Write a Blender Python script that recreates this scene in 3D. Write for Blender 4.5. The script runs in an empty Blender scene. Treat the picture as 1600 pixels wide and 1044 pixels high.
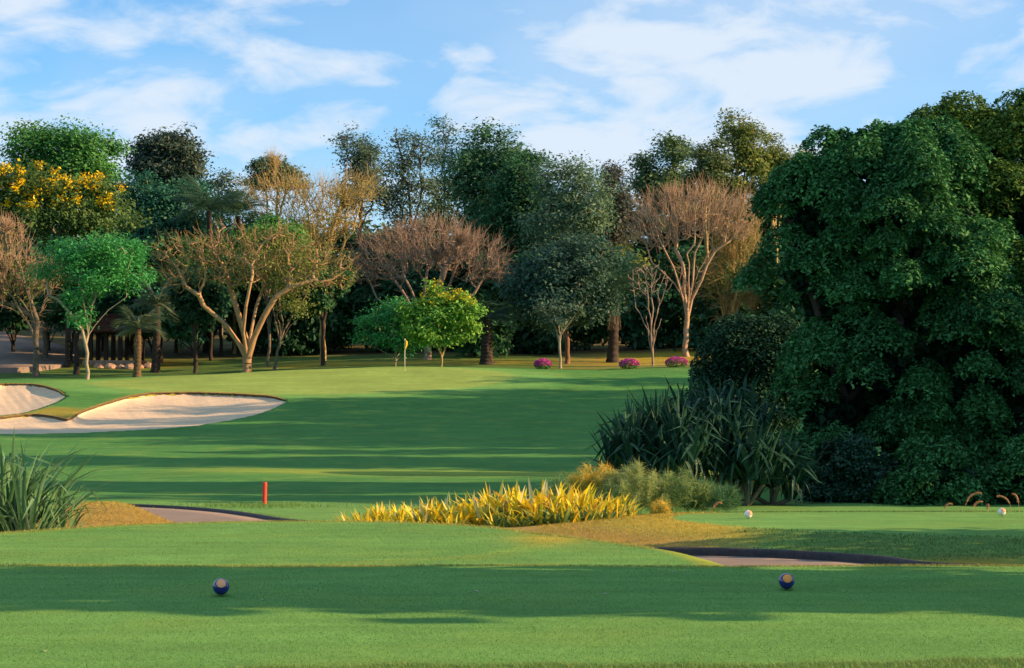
import bpy, math, random
import numpy as np
from mathutils import Vector

# ------------------------------------------------------------------ camera, sky, sun, exposure
scene = bpy.context.scene
F = 2986.0                         # focal length in photo pixels (1600 wide)
PITCH = math.radians(2.513)
CAMZ = 1.6
cam_d = bpy.data.cameras.new('camera'); cam = bpy.data.objects.new('camera', cam_d)
scene.collection.objects.link(cam); scene.camera = cam
cam_d.sensor_width = 36.0; cam_d.lens = 36.0 * F / 1600.0
cam_d.clip_start = 0.1; cam_d.clip_end = 8000
cam.location = (0, 0, CAMZ); cam.rotation_euler = (math.pi / 2 + PITCH, 0, 0)

SUN_AZ, SUN_EL = math.radians(95.0), math.radians(21.0)
SUN = Vector((math.cos(SUN_EL) * math.sin(SUN_AZ), math.cos(SUN_EL) * math.cos(SUN_AZ), math.sin(SUN_EL)))
sun_d = bpy.data.lights.new('sun', 'SUN'); sun = bpy.data.objects.new('sun', sun_d)
scene.collection.objects.link(sun)
sun_d.energy = 5.0; sun_d.angle = math.radians(0.5); sun_d.color = (1.0, 0.57, 0.29)
sun.rotation_euler = SUN.to_track_quat('Z', 'Y').to_euler(); sun.location = (30, 0, 40)

world = bpy.data.worlds.new('World'); scene.world = world; world.use_nodes = True
def build_world():
    nt = world.node_tree; N = nt.nodes; L = nt.links; N.clear()
    out = N.new('ShaderNodeOutputWorld'); bg = N.new('ShaderNodeBackground'); bg.inputs['Strength'].default_value = 0.077
    sky = N.new('ShaderNodeTexSky'); sky.sky_type = 'NISHITA'; sky.sun_disc = False
    sky.sun_elevation = SUN_EL; sky.sun_rotation = SUN_AZ
    sky.air_density = 1.0; sky.dust_density = 0.4; sky.ozone_density = 2.2; sky.altitude = 200
    tc = N.new('ShaderNodeTexCoord'); sep = N.new('ShaderNodeSeparateXYZ'); L.new(tc.outputs['Generated'], sep.inputs[0])
    def m(op, a, b=None, c=None, clamp=False):
        n = N.new('ShaderNodeMath'); n.operation = op; n.use_clamp = clamp
        for i, v in enumerate((a, b, c)):
            if v is None: continue
            if hasattr(v, 'is_output'): L.new(v, n.inputs[i])
            else: n.inputs[i].default_value = v
        return n.outputs[0]
    zc = m('ADD', m('MAXIMUM', sep.outputs['Z'], 0.0), 0.34)
    comb = N.new('ShaderNodeCombineXYZ')
    L.new(m('DIVIDE', sep.outputs['X'], zc), comb.inputs['X']); L.new(m('DIVIDE', sep.outputs['Y'], zc), comb.inputs['Y'])
    def noise(scale, detail, rough, dist, off):
        mp = N.new('ShaderNodeMapping'); mp.inputs['Location'].default_value = off
        mp.inputs['Rotation'].default_value = (0, 0, 0.5); mp.inputs['Scale'].default_value = (1.0, 1.15, 1)
        L.new(comb.outputs[0], mp.inputs['Vector'])
        n = N.new('ShaderNodeTexNoise'); n.inputs['Scale'].default_value = scale; n.inputs['Detail'].default_value = detail
        n.inputs['Roughness'].default_value = rough; n.inputs['Distortion'].default_value = dist
        L.new(mp.outputs[0], n.inputs['Vector']); return n.outputs[0]
    big = noise(2.3, 3, 0.5, 0.3, (19.305, 0.233, 0)); fine = noise(9.0, 7, 0.56, 0.35, (14.72, 3.16, 0)); veil = noise(1.6, 4, 0.5, 0.2, (19.727, 0.338, 0))
    dens = m('ADD', m('MULTIPLY', big, 0.55), m('MULTIPLY', fine, 0.62))
    mr = N.new('ShaderNodeMapRange'); mr.interpolation_type = 'SMOOTHSTEP'; L.new(dens, mr.inputs['Value'])
    mr.inputs['From Min'].default_value = 0.47; mr.inputs['From Max'].default_value = 0.71
    mv = N.new('ShaderNodeMapRange'); mv.interpolation_type = 'SMOOTHSTEP'; L.new(veil, mv.inputs['Value'])
    mv.inputs['From Min'].default_value = 0.30; mv.inputs['From Max'].default_value = 0.75; mv.inputs['To Max'].default_value = 0.45
    cover = m('MAXIMUM', m('MULTIPLY', mr.outputs[0], 0.92), mv.outputs[0])
    mh = N.new('ShaderNodeMapRange'); mh.interpolation_type = 'SMOOTHSTEP'; L.new(sep.outputs['Z'], mh.inputs['Value'])
    mh.inputs['From Min'].default_value = 0.04; mh.inputs['From Max'].default_value = 0.19; mh.inputs['To Min'].default_value = 0.5; mh.inputs['To Max'].default_value = 0.0
    cover = m('MAXIMUM', cover, m('ADD', m('MULTIPLY', cover, 0.6), m('MULTIPLY', mh.outputs[0], 0.9)), clamp=True)
    tint = N.new('ShaderNodeMix'); tint.data_type = 'RGBA'; tint.blend_type = 'MULTIPLY'; tint.inputs[0].default_value = 1.0
    L.new(sky.outputs[0], tint.inputs[6]); tint.inputs[7].default_value = (0.54, 0.92, 1.16, 1)
    mix = N.new('ShaderNodeMix'); mix.data_type = 'RGBA'
    L.new(cover, mix.inputs[0]); L.new(tint.outputs[2], mix.inputs[6]); mix.inputs[7].default_value = (4.2, 4.7, 5.3, 1)
    L.new(mix.outputs[2], bg.inputs['Color']); L.new(bg.outputs[0], out.inputs['Surface'])
build_world()
scene.view_settings.view_transform = 'Standard'; scene.view_settings.look = 'None'
scene.view_settings.exposure = 1.27; scene.view_settings.gamma = 1.0
scene.render.engine = 'CYCLES'
scene.cycles.max_bounces = 6; scene.cycles.diffuse_bounces = 3; scene.cycles.transmission_bounces = 4; scene.cycles.transparent_max_bounces = 4
scene.cycles.use_denoising = True

# ------------------------------------------------------------------ helpers
C = scene.collection
CT, ST = math.cos(PITCH), math.sin(PITCH)
def P(u, y, d):
    """the point at depth d (metres ahead) on the sight line through photo position u, y"""
    yc = (522.0 - y) / F; t = d / (CT - yc * ST)
    return np.array([(u - 800.0) / F * t, d, CAMZ + (ST + yc * CT) * t])
def Zat(y, d):
    yc = (522.0 - np.asarray(y, float)) / F
    return CAMZ + (ST + yc * CT) * d / (CT - yc * ST)
def Yat(z, d):
    k = (z - CAMZ) / d
    return 522.0 - F * (k * CT - ST) / (CT + k * ST)

def thing(name, label, cat, loc=(0, 0, 0), rotz=0.0, group=None):
    o = bpy.data.objects.new(name, None); C.objects.link(o); o.empty_display_size = 0.2
    o.location = tuple(float(v) for v in loc); o.rotation_euler = (0, 0, rotz)
    o['label'] = label; o['category'] = cat
    if group: o['group'] = group
    return o
def mesh(name, verts, faces, mat, smooth=False, mat_idx=None):
    verts = np.asarray(verts, np.float32)
    me = bpy.data.meshes.new(name)
    if isinstance(faces, np.ndarray):
        n, k = faces.shape
        me.vertices.add(len(verts)); me.vertices.foreach_set('co', verts.ravel())
        me.loops.add(n * k); me.loops.foreach_set('vertex_index', faces.astype(np.int32).ravel())
        me.polygons.add(n); me.polygons.foreach_set('loop_start', np.arange(0, n * k, k, dtype=np.int32))
        me.update(calc_edges=True)
    else:
        me.from_pydata([tuple(map(float, v)) for v in verts], [], faces)
    for m_ in (mat if isinstance(mat, (list, tuple)) else [mat]): me.materials.append(m_)
    if mat_idx is not None: me.polygons.foreach_set('material_index', np.asarray(mat_idx, np.int32))
    if smooth: me.polygons.foreach_set('use_smooth', np.ones(len(me.polygons), bool))
    me.update()
    return me
def obj(name, me, parent=None, kind=None, loc=None):
    o = bpy.data.objects.new(name, me); C.objects.link(o)
    if parent is not None: o.parent = parent
    if kind: o['kind'] = kind
    if loc is not None: o.location = tuple(float(v) for v in loc)
    return o
def tag(o, label, cat, group=None):
    o['label'] = label; o['category'] = cat
    if group: o['group'] = group
    return o

class Nodes:
    def __init__(s, name):
        s.m = bpy.data.materials.new(name); s.m.use_nodes = True; s.t = s.m.node_tree; s.N = s.t.nodes; s.L = s.t.links; s.N.clear()
        s.out = s.N.new('ShaderNodeOutputMaterial')
    def n(s, kind, **kw):
        x = s.N.new('ShaderNode' + kind)
        for k, v in kw.items(): setattr(x, k, v)
        return x
    def put(s, sock, v):
        if hasattr(v, 'is_output'): s.L.new(v, sock)
        else: sock.default_value = v
    def noise(s, scale, detail=3, rough=0.55, vec=None, stretch=None, dist=0.0):
        if vec is None:
            tc = s.n('TexCoord'); vec = tc.outputs['Object']
        if stretch:
            mp = s.n('Mapping'); mp.inputs['Scale'].default_value = stretch; s.L.new(vec, mp.inputs['Vector']); vec = mp.outputs[0]
        x = s.n('TexNoise'); s.L.new(vec, x.inputs['Vector'])
        x.inputs['Scale'].default_value = scale; x.inputs['Detail'].default_value = detail; x.inputs['Roughness'].default_value = rough
        x.inputs['Distortion'].default_value = dist
        return x.outputs[0]
    def ramp(s, f, lo, hi, a=0.0, b=1.0):
        x = s.n('MapRange'); s.put(x.inputs['Value'], f); x.inputs['From Min'].default_value = lo; x.inputs['From Max'].default_value = hi
        x.inputs['To Min'].default_value = a; x.inputs['To Max'].default_value = b; return x.outputs[0]
    def mix(s, f, a, b, blend='MIX'):
        x = s.n('Mix', data_type='RGBA', blend_type=blend); s.put(x.inputs[0], f)
        s.put(x.inputs[6], a if hasattr(a, 'is_output') else (*a, 1)); s.put(x.inputs[7], b if hasattr(b, 'is_output') else (*b, 1)); return x.outputs[2]
    def scale(s, col, f):
        x = s.n('Vector' + 'Math', operation='SCALE'); s.L.new(col, x.inputs[0]); s.put(x.inputs['Scale'], f); return x.outputs[0]
    def bump(s, h, strength, dist):
        x = s.n('Bump'); x.inputs['Strength'].default_value = strength; x.inputs['Distance'].default_value = dist; s.L.new(h, x.inputs['Height']); return x.outputs[0]
    def surf(s, col, rough=0.8, spec=0.3, normal=None, transl=0.0, tcol=None, coat=0.0):
        b = s.n('BsdfPrincipled'); s.put(b.inputs['Base Color'], col if hasattr(col, 'is_output') else (*col, 1)); s.put(b.inputs['Roughness'], rough)
        b.inputs['Specular IOR Level'].default_value = spec; b.inputs['Coat Weight'].default_value = coat
        if normal is not None: s.L.new(normal, b.inputs['Normal'])
        sh = b.outputs[0]
        if transl > 0:
            t = s.n('BsdfTranslucent'); s.put(t.inputs['Color'], tcol if tcol is not None else (col if hasattr(col, 'is_output') else (*col, 1)))
            mx = s.n('MixShader'); mx.inputs[0].default_value = transl; s.L.new(sh, mx.inputs[1]); s.L.new(t.outputs[0], mx.inputs[2]); sh = mx.outputs[0]
        s.L.new(sh, s.out.inputs['Surface']); return s.m

_leafm = {}
def leaf_mat(c1, c2, transl=0.32, rough=0.55, spec=0.15):
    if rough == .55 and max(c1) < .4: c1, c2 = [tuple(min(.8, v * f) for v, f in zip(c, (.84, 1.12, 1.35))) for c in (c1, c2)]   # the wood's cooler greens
    k = (tuple(c1), tuple(c2), transl, rough)
    if k not in _leafm:
        q = Nodes('leaf_%d' % len(_leafm)); g = q.n('NewGeometry')
        tc = q.n('TexCoord'); big = q.noise(0.35, 2, 0.5, tc.outputs['Object'])
        f = q.n('Math', operation='MULTIPLY_ADD'); q.L.new(g.outputs['Random Per Island'], f.inputs[0]); f.inputs[1].default_value = 0.6
        q.L.new(q.ramp(big, 0.3, 0.7, 0.0, 0.4), f.inputs[2])
        _leafm[k] = q.surf(q.mix(f.outputs[0], c1, c2), rough, spec, transl=transl)
    return _leafm[k]
_barkm = {}
def bark_mat(c1, c2, sc=3.0):
    k = (tuple(c1), tuple(c2))
    if k not in _barkm:
        q = Nodes('bark_%d' % len(_barkm)); n1 = q.noise(sc, 5, 0.65, stretch=(1, 1, 0.35)); n2 = q.noise(sc * 6, 4, 0.6, stretch=(1, 1, 0.25))
        col = q.mix(q.ramp(n1, 0.3, 0.7), c1, c2)
        _barkm[k] = q.surf(col, 0.9, 0.15, q.bump(n2, 0.6, 0.03))
    return _barkm[k]
def plain(name, col, rough=0.7, spec=0.3, var=0.15, sc=20.0, bump=0.0, coat=0.0, transl=0.0):
    q = Nodes(name); n = q.noise(sc, 4); c = q.mix(q.ramp(n, 0.3, 0.7), tuple(v * (1 - var) for v in col), tuple(min(1, v * (1 + var)) for v in col))
    return q.surf(c, rough, spec, q.bump(n, bump, 0.01) if bump else None, coat=coat, transl=transl)

# ------------------------------------------------------------------ terrain
DK = [40, 48, 62, 80, 92, 102, 112, 118, 124, 130, 136, 145, 160, 180, 220, 300, 420]
UK = [-700, 0, 150, 300, 450, 600, 780, 900, 1000, 1090, 1300, 1700]
YT = np.array([
    [811, 783, 742, 704, 679, 650, 621, 607, 595, 592, 590, 574, 540, 512, 480, 440, 430],
    [811, 783, 742, 704, 679, 650, 621, 606, 595, 593, 591, 576, 545, 515, 480, 440, 430],
    [811, 783, 742, 704, 678, 650, 621, 606, 596, 595, 592, 579, 552, 520, 480, 440, 430],
    [811, 783, 742, 703, 677, 649, 620, 604, 591, 585, 587, 576, 553, 522, 480, 440, 430],
    [811, 783, 742, 702, 676, 648, 620, 603, 588, 575, 580, 568, 551, 525, 482, 440, 430],
    [811, 783, 742, 702, 676, 647, 620, 602, 586, 570, 577, 564, 548, 527, 485, 440, 430],
    [811, 783, 742, 702, 676, 647, 619, 601, 584, 570, 575, 563, 547, 527, 485, 440, 430],
    [811, 783, 742, 702, 676, 648, 621, 604, 586, 581, 580, 566, 548, 527, 485, 440, 430],
    [811, 783, 741, 700, 675, 648, 621, 603, 584, 580, 577, 564, 545, 525, 485, 440, 430],
    [811, 782, 740, 698, 673, 646, 619, 601, 583, 578, 573, 560, 540, 520, 485, 440, 430],
    [811, 781, 738, 696, 671, 645, 618, 600, 583, 576, 570, 556, 535, 515, 480, 440, 430],
    [811, 781, 738, 696, 671, 645, 618, 600, 583, 576, 570, 556, 535, 515, 480, 440, 430]], float)
LD = np.linspace(math.log(36), math.log(420), 500); UG = np.linspace(-700, 1700, 121)
def _table():
    zk = np.array([[Zat(YT[i, j], DK[j]) for j in range(len(DK))] for i in range(len(UK))])
    a = np.array([np.interp(LD, np.log(DK), zk[i]) for i in range(len(UK))])
    b = np.array([np.interp(UG, UK, a[:, j]) for j in range(a.shape[1])]).T
    def blur(x, r, ax):
        k = np.exp(-0.5 * (np.arange(-3 * r, 3 * r + 1) / r) ** 2); k /= k.sum()
        return np.apply_along_axis(lambda v: np.convolve(np.pad(v, 3 * r, mode='edge'), k, 'valid'), ax, x)
    return blur(blur(b, 5, 1), 3, 0)
ZT = _table()
def far_z(u, d):
    u = np.clip(u, -700, 1699.9); l = np.clip(np.log(np.maximum(d, 1e-3)), LD[0], LD[-1] - 1e-6)
    fu = (u + 700) / 20.0; iu = np.clip(fu.astype(int), 0, 119); fu = fu - iu
    fl = (l - LD[0]) / (LD[1] - LD[0]); il = np.clip(fl.astype(int), 0, 498); fl = fl - il
    return ((ZT[iu, il] * (1 - fl) + ZT[iu, il + 1] * fl) * (1 - fu) + (ZT[iu + 1, il] * (1 - fl) + ZT[iu + 1, il + 1] * fl) * fu)
def sstep(a, b, x):
    t = np.clip((x - a) / (b - a), 0, 1); return t * t * (3 - 2 * t)
def polydist(px, py, poly):
    """signed distance to a closed polygon, negative inside"""
    d2 = np.full(px.shape, 1e18); inside = np.zeros(px.shape, bool); n = len(poly)
    for i in range(n):
        ax, ay = poly[i]; bx, by = poly[(i + 1) % n]; ex, ey = bx - ax, by - ay
        t = np.clip(((px - ax) * ex + (py - ay) * ey) / (ex * ex + ey * ey), 0, 1)
        d2 = np.minimum(d2, (px - ax - t * ex) ** 2 + (py - ay - t * ey) ** 2)
        c = ((ay > py) != (by > py)); xi = ax + (py - ay) * ex / (ey if abs(ey) > 1e-12 else 1e-12); inside ^= c & (px < xi)
    return np.where(inside, -1, 1) * np.sqrt(d2)
def linedist(px, py, line):
    d2 = np.full(px.shape, 1e18); s = np.zeros(px.shape); acc = 0.0
    for (ax, ay), (bx, by) in zip(line[:-1], line[1:]):
        ex, ey = bx - ax, by - ay; l = math.hypot(ex, ey)
        t = np.clip(((px - ax) * ex + (py - ay) * ey) / (l * l), 0, 1); q = (px - ax - t * ex) ** 2 + (py - ay - t * ey) ** 2
        m = q < d2; d2 = np.where(m, q, d2); s = np.where(m, acc + t * l, s); acc += l
    return np.sqrt(d2), s
def smoothline(pts, n=8):
    pts = np.array(pts, float); p = np.vstack([2 * pts[0] - pts[1], pts, 2 * pts[-1] - pts[-2]]); out = []
    for i in range(1, len(p) - 2):
        for t in np.linspace(0, 1, n, endpoint=False):
            a, b, c, d = p[i - 1], p[i], p[i + 1], p[i + 2]
            out.append(0.5 * ((2 * b) + (c - a) * t + (2 * a - 5 * b + 4 * c - d) * t * t + (3 * b - a - 3 * c + d) * t ** 3))
    out.append(pts[-1]); return np.array(out)
def onplane(pts, z): # photo positions on a level plane
    return [((u - 800) / F * ((CAMZ - z) * F / (y - 653.0)), (CAMZ - z) * F / (y - 653.0)) for u, y in pts]
Z2, Z3 = -0.12, -0.20
TEE2 = smoothline(onplane([(-500, 866), (-250, 845), (0, 832), (200, 820), (400, 814.5), (600, 815), (750, 822), (830, 832), (870, 836), (939, 845), (1030, 859), (1090, 880)], Z2) + [(2.1, 21.9)], 6).tolist() + [(-14, 21.9)]
MOW2 = smoothline(onplane([(-500, 872), (-250, 850), (0, 837), (200, 823), (400, 817.5), (600, 818), (740, 824), (815, 834), (828, 842), (790, 856), (700, 868), (500, 878)], Z2), 6).tolist() + [(-14, 22.6)]
TEE3 = smoothline([(2.9, 35.2), (3.4, 36.2), (5, 36.6), (9, 36.8), (15, 36.5)], 6).tolist() + [(15, 29.2), (8, 29.0), (6, 29.6), (4.6, 30.6), (3.5, 32.0), (2.8, 33.8)]
KERB_R = smoothline([(22, 23.5), (14, 24.0), (9, 24.2), (7, 24.6), (6.0, 25.1), (5.47, 25.5), (5.15, 26.5), (4.57, 27.3), (3.76, 28.05), (2.86, 28.5), (2.2, 28.75), (1.6, 29.3), (0.9, 30.6), (0.0, 33.0), (-1.4, 35.3), (-3.0, 37.5), (-4.63, 39.5), (-5.6, 41.6), (-6.78, 43.8), (-8.3, 45.6), (-10.5, 47.0), (-14, 48.2), (-22, 49.5)], 6)
def offset_line(line, o):
    t = np.gradient(line, axis=0); t /= np.linalg.norm(t, axis=1)[:, None]; return line + np.stack([-t[:, 1], t[:, 0]], 1) * o
PATH_C = offset_line(KERB_R, 1.43)     # middle line of the cart path; kerb runs along its far side
def path_z(s, tot): return -0.42 - 0.12 * sstep(18, 32, s)
ROUGH_EDGE = [(-40, 11.6), (-6, 11.9), (-2, 12.25), (-0.6, 12.42), (0.5, 12.47), (1.5, 12.5), (3.3, 12.75), (8, 13.2), (40, 14)]
FARPATH = [(-70, 120), (-50, 134), (-39, 143), (-38.5, 152), (-43, 165), (-60, 190)]
def height(x, y, holes=True):
    x = np.asarray(x, float); y = np.asarray(y, float); ys = np.maximum(y, 0.5)
    u = 800 + F * x / ys
    zf = far_z(u, ys)
    zn = np.full(x.shape, -0.52)
    # golden hump on the near side of the cart path, the low swell under the plants
    zn = zn + 0.44 * np.exp(-(((x + 8.2) / 2.1) ** 2 + ((y - 38.0) / 2.2) ** 2)) + 0.10 * np.exp(-(((x - 1.2) / 3.0) ** 2 + ((y - 38.0) / 2.0) ** 2))
    d3 = polydist(x, y, TEE3); zn = np.maximum(zn, Z3 - 0.55 * (1 - np.exp(-np.maximum(d3, 0) ** 1.3 / 7.0)))
    d2 = polydist(x, y, TEE2); zn = np.where(d2 < 3, np.maximum(zn, Z2 - 0.45 * sstep(0, 1.6, d2)), zn)
    z = zn + (zf - zn) * sstep(41, 50, y)
    dl, s = linedist(x, y, PATH_C.tolist())
    w = 1 - sstep(1.33, 1.9, dl)
    w = np.where((y < 60), w, 0); w = w * (1 - sstep(-1.0, -0.0, -d2) * 1.0)
    z = z + (path_z(s, 0) - 0.03 - z) * w
    z = np.where(y < 22.2, np.where(y < 20.75, 0.0, -0.30 * sstep(20.75, 21.05, y) + (z + 0.30) * sstep(21.3, 22.2, y)), z)
    z = z + 0.006 * np.sin(x * 1.3 + y * 0.7) * (y < 24) + (0.035 * np.sin(x * .33 + 1 + .4 * np.sin(y * .11)) * np.sin(y * .27) + 0.02 * np.sin(x * .71 + y * .43)) * sstep(42, 60, y)
    if holes:
        for (us, dt, db) in BUNKER_FOOT:
            t_ = np.interp(u, us, dt, left=-1, right=-1); b_ = np.interp(u, us, db, left=0, right=0)
            e = np.minimum(y - b_, t_ - y); z = z - 1.5 * sstep(0.02, 0.55, np.where((t_ > 0), e, -1))
    return z
BUNKER_FOOT = []
def hz(x, y): return float(height(np.array([x]), np.array([y]))[0])
def ground_d(u, y, dmin, dmax):
    ds = np.linspace(dmin, dmax, 1600); x = (u - 800) / F * ds
    yy = Yat(height(x, ds, holes=False), ds); i = np.argmax(yy <= y)
    return float(ds[i]) if yy[i] <= y else dmax
BUNK = [
    dict(top=[(-140, 668), (-60, 658), (0, 653), (35, 648.5), (60, 647.5), (85, 651), (108, 656.5), (113, 655), (117, 648), (135, 640.5), (160, 632), (200, 620), (235, 614.5), (300, 613.5), (370, 616), (420, 619), (440, 623), (446, 627)],
         bot=[(-140, 670), (-60, 680), (0, 678), (60, 677.5), (130, 676), (200, 672.5), (260, 669), (310, 664.5), (360, 656.5), (400, 648), (430, 637), (446, 627.5)]),
    dict(top=[(-150, 622), (-60, 605), (0, 600), (40, 599), (68, 603), (88, 609), (98, 615), (101, 619)],
         bot=[(-150, 640), (-60, 652), (0, 649), (30, 646), (55, 640), (78, 632), (94, 625), (101, 619.5)])]
def bunker_curves(b):
    t, q = np.array(b['top'], float), np.array(b['bot'], float); us = np.linspace(t[0, 0], t[-1, 0], 130)
    yt = np.interp(us, t[:, 0], t[:, 1]); yb = np.interp(us, q[:, 0], q[:, 1])
    k = np.array([1, 2, 3, 2, 1.]) / 9
    yb = np.convolve(np.pad(yb, 2, mode='edge'), k, 'valid'); yt = np.convolve(np.pad(yt, 2, mode='edge'), k, 'valid'); yb = np.maximum(yb, yt)
    return us, yt, yb, np.array([ground_d(a, c, 84, 122) for a, c in zip(us, yt)]), np.array([ground_d(a, c, 84, 122) for a, c in zip(us, yb)])
BC = [bunker_curves(b) for b in BUNK]
for (us, yt, yb, dt, db) in BC: BUNKER_FOOT.append((us, dt, db))

# lawn colours: mown turf, dry golden turf, rough, leaf litter; sunlit streaks painted in too
def lawn_material():
    q = Nodes('lawn'); at = q.n('Attribute', attribute_name='turf'); rg = q.n('Attribute', attribute_name='rough_amount')
    tc = q.n('TexCoord'); v = tc.outputs['Object']
    n0 = q.noise(0.35, 3, 0.5, v); n1 = q.noise(2.2, 4, 0.6, v); n2 = q.noise(34, 5, 0.7, v); n3 = q.noise(140, 3, 0.6, v)
    c = q.scale(at.outputs['Color'], q.ramp(n0, 0.25, 0.75, 0.88, 1.12))
    c = q.scale(c, q.ramp(n1, 0.25, 0.75, 0.86, 1.14)); c = q.scale(c, q.ramp(n2, 0.2, 0.8, 0.6, 1.4)); c = q.scale(c, q.ramp(n3, 0.2, 0.8, 0.6, 1.4))
    st_ = q.noise(1.6, 4, .6, v, (.12, 1.4, 1)); c = q.scale(c, q.ramp(st_, .3, .7, .86, 1.14))
    pat = q.ramp(q.noise(.55, 5, .6, v), .50, .70, 0.0, .5); c = q.mix(pat, c, (0.16, 0.27, 0.05))
    straw = q.ramp(q.noise(5.5, 5, 0.65, v), 0.60, 0.80); c = q.mix(q.n('Math', operation='MULTIPLY').outputs[0], c, c) if False else c
    sm = q.n('Math', operation='MULTIPLY'); q.L.new(straw, sm.inputs[0]); sm.inputs[1].default_value = 0.22
    c = q.mix(sm.outputs[0], c, (0.20, 0.26, 0.05))
    worn = q.ramp(q.noise(26, 4, 0.6, v), 0.66, 0.82, 0.0, 0.5); c = q.mix(worn, c, (0.06, 0.16, 0.03))
    ad = q.n('Math', operation='ADD'); q.L.new(n2, ad.inputs[0]); q.L.new(n3, ad.inputs[1])
    return q.surf(c, 0.92, 0.12, q.bump(ad.outputs[0], 0.55, 0.02))
LAWN = lawn_material()
GREEN = np.array([0.108, 0.275, 0.066]); PUTT = np.array([0.195, 0.315, 0.070]); FAIR = np.array([0.054, 0.195, 0.042]); ROUGHC = np.array([0.055, 0.120, 0.028])
GOLD = np.array([0.35, 0.285, 0.034]); TAN = np.array([0.29, 0.215, 0.055]); LITTER = np.array([0.10, 0.075, 0.04]); DRYG_SUNSTREAK = np.array([0.20, 0.285, 0.038])
def build_ground():
    uf = np.arange(-120, 1721, 5.5)
    ul = -120 - np.cumsum(np.geomspace(6, 2200, 34))[::-1]; ur = 1720.5 + np.cumsum(np.geomspace(6, 2200, 34))
    U = np.concatenate([ul, uf, ur])
    D = np.concatenate([np.linspace(1.2, 10, 12, endpoint=False), np.linspace(10, 20.5, 70, endpoint=False), np.linspace(20.5, 23, 36, endpoint=False), np.linspace(23, 50, 130, endpoint=False),
                        np.linspace(50, 88, 60, endpoint=False), np.linspace(88, 140, 160, endpoint=False), np.linspace(140, 230, 50, endpoint=False), np.geomspace(230, 3000, 14)])
    UU, DD = np.meshgrid(U, D); X = (UU - 800) / F * DD; Y = DD
    Z = height(X, Y); Z = np.where(DD > 400, ZT[60, -1] + 0 * Z, Z)
    rng = np.random.default_rng(5)
    def wob(a, s):  # soft irregular edges
        return a * (np.sin(X * s + 1.7) * np.sin(Y * s * 1.3 + .4) + 0.6 * np.sin(X * s * 2.7 + Y * s * 1.9))
    col = np.empty(X.shape + (3,)); col[:] = FAIR
    def put(c, f): col[:] = col + (np.asarray(c) - col) * np.clip(f, 0, 1)[..., None]
    yi = Yat(Z, DD)
    put(DRYG_SUNSTREAK * 1.1, 0.9 * np.exp(-((DD - 62.5 + 0.12 * X) / 1.6) ** 2) * sstep(-14, -6, X))  # sunlit streak across the fairway, painted in the dry-grass colour
    # putting green and its apron
    gd = ((UU - 470) / 330.0) ** 2 + ((DD - 122.5) / 9.5) ** 2
    put(GREEN * 1.05, sstep(1.9, 1.3, gd)); put(PUTT, sstep(1.12, 0.92, gd))
    put(ROUGHC * 1.1, sstep(131.5, 134.5, DD + wob(.5, .3)))
    dfar = np.maximum(0, DD - 134)
    put(GOLD * 1.2, np.exp(-((DD - 143 - 0.02 * (UU - 600) / 10) / 2.2) ** 2) * sstep(380, 470, UU) * sstep(900, 700, UU))  # gold grass strip, brightened in colour for sun that falls short of it
    put(TAN * 1.1, sstep(820, 900, UU) * sstep(134, 140, DD) * (0.5 + 0.5 * np.sin(DD * 1.7 + X * .25)))
    put(GOLD * 0.9, sstep(900, 980, UU) * sstep(138, 146, DD + wob(1.0, .4)))
    put(GOLD * 0.7, np.exp(-((DD - 149) / 3.0) ** 2) * sstep(330, 250, UU))
    put(LITTER, 0.85 * sstep(151, 156, DD + wob(1.2, .2)))
    for (us, yt, yb, dt, db) in BC:        # golden turf round the bunkers
        t_ = np.interp(UU, us, dt, left=0, right=0); b_ = np.interp(UU, us, db, left=0, right=0)
        put(GOLD * 0.75, np.where(t_ > 0, np.exp(-((DD - t_) / 0.8) ** 2), 0) * 0.8)
    tong = np.exp(-(((UU - 95) / 55.0) ** 2 + ((DD - 103.5) / 3.2) ** 2)); put(GOLD * 0.75, 0.8 * sstep(.25, .8, tong))
    # near ground
    near = DD < 47.5; nf = sstep(49, 46.5, DD + wob(.2, .8))
    put(GREEN * 0.95, nf)
    put(GOLD, near * np.exp(-(((X + 8.2) / 1.9) ** 2 + ((Y - 38.3) / 2.6) ** 2)) * 1.3)
    d2 = polydist(X, Y, TEE2); m2 = polydist(X, Y, MOW2); d3 = polydist(X, Y, TEE3)
    put(DRYG_SUNSTREAK, near * np.exp(-(np.maximum(0, np.abs(d2 - 0.15) - .1) / 0.25) ** 2) * 1.0)
    put(GREEN * .95, np.where(near, sstep(0.1, -0.15, d2), 0)); put(DRYG_SUNSTREAK * 1.05, np.where(near & (d2 < 0.1), sstep(0.0, .12, m2) * sstep(0.9, 0.2, m2 + wob(.15, 2.0)), 0) * .4)
    put(GOLD * .95, np.where(near & (d2 < 0.2), np.exp(-(((X - 0.55) / 0.55) ** 2 + ((Y - 27.4) / 1.3) ** 2)), 0) * .9)
    fl3 = np.where(near & (d3 > -3) & (Y > 26.0) & (Y < 38), 1.0, 0)
    put(TAN, fl3 * sstep(0.1, 2.0, d3) * sstep(4.2, 2.6, X) * sstep(27.8, 29.0, Y - 0.2 * X + .6) * sstep(0.0, 0.6, d2))
    put(GOLD, fl3 * sstep(-0.5, 0.0, d3 + wob(.1, 1.5)) * sstep(1.9, .4, d3) * sstep(4.6, 3.2, X) * .9)
    put(GREEN, fl3 * sstep(0.05, -0.15, d3))
    put(ROUGHC * 1.5, fl3 * sstep(0.0, 0.3, d3) * sstep(3.4, 4.6, X) * .8)
    put(GOLD * .8, near * np.exp(-(((X - 6.4) / 0.8) ** 2 + ((Y - 26.6) / 0.6) ** 2)) * .9); put(TAN * .7, near * sstep(7.0, 8.0, X) * sstep(27.6, 26.6, Y) * sstep(25.0, 25.6, Y) * .6)
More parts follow.
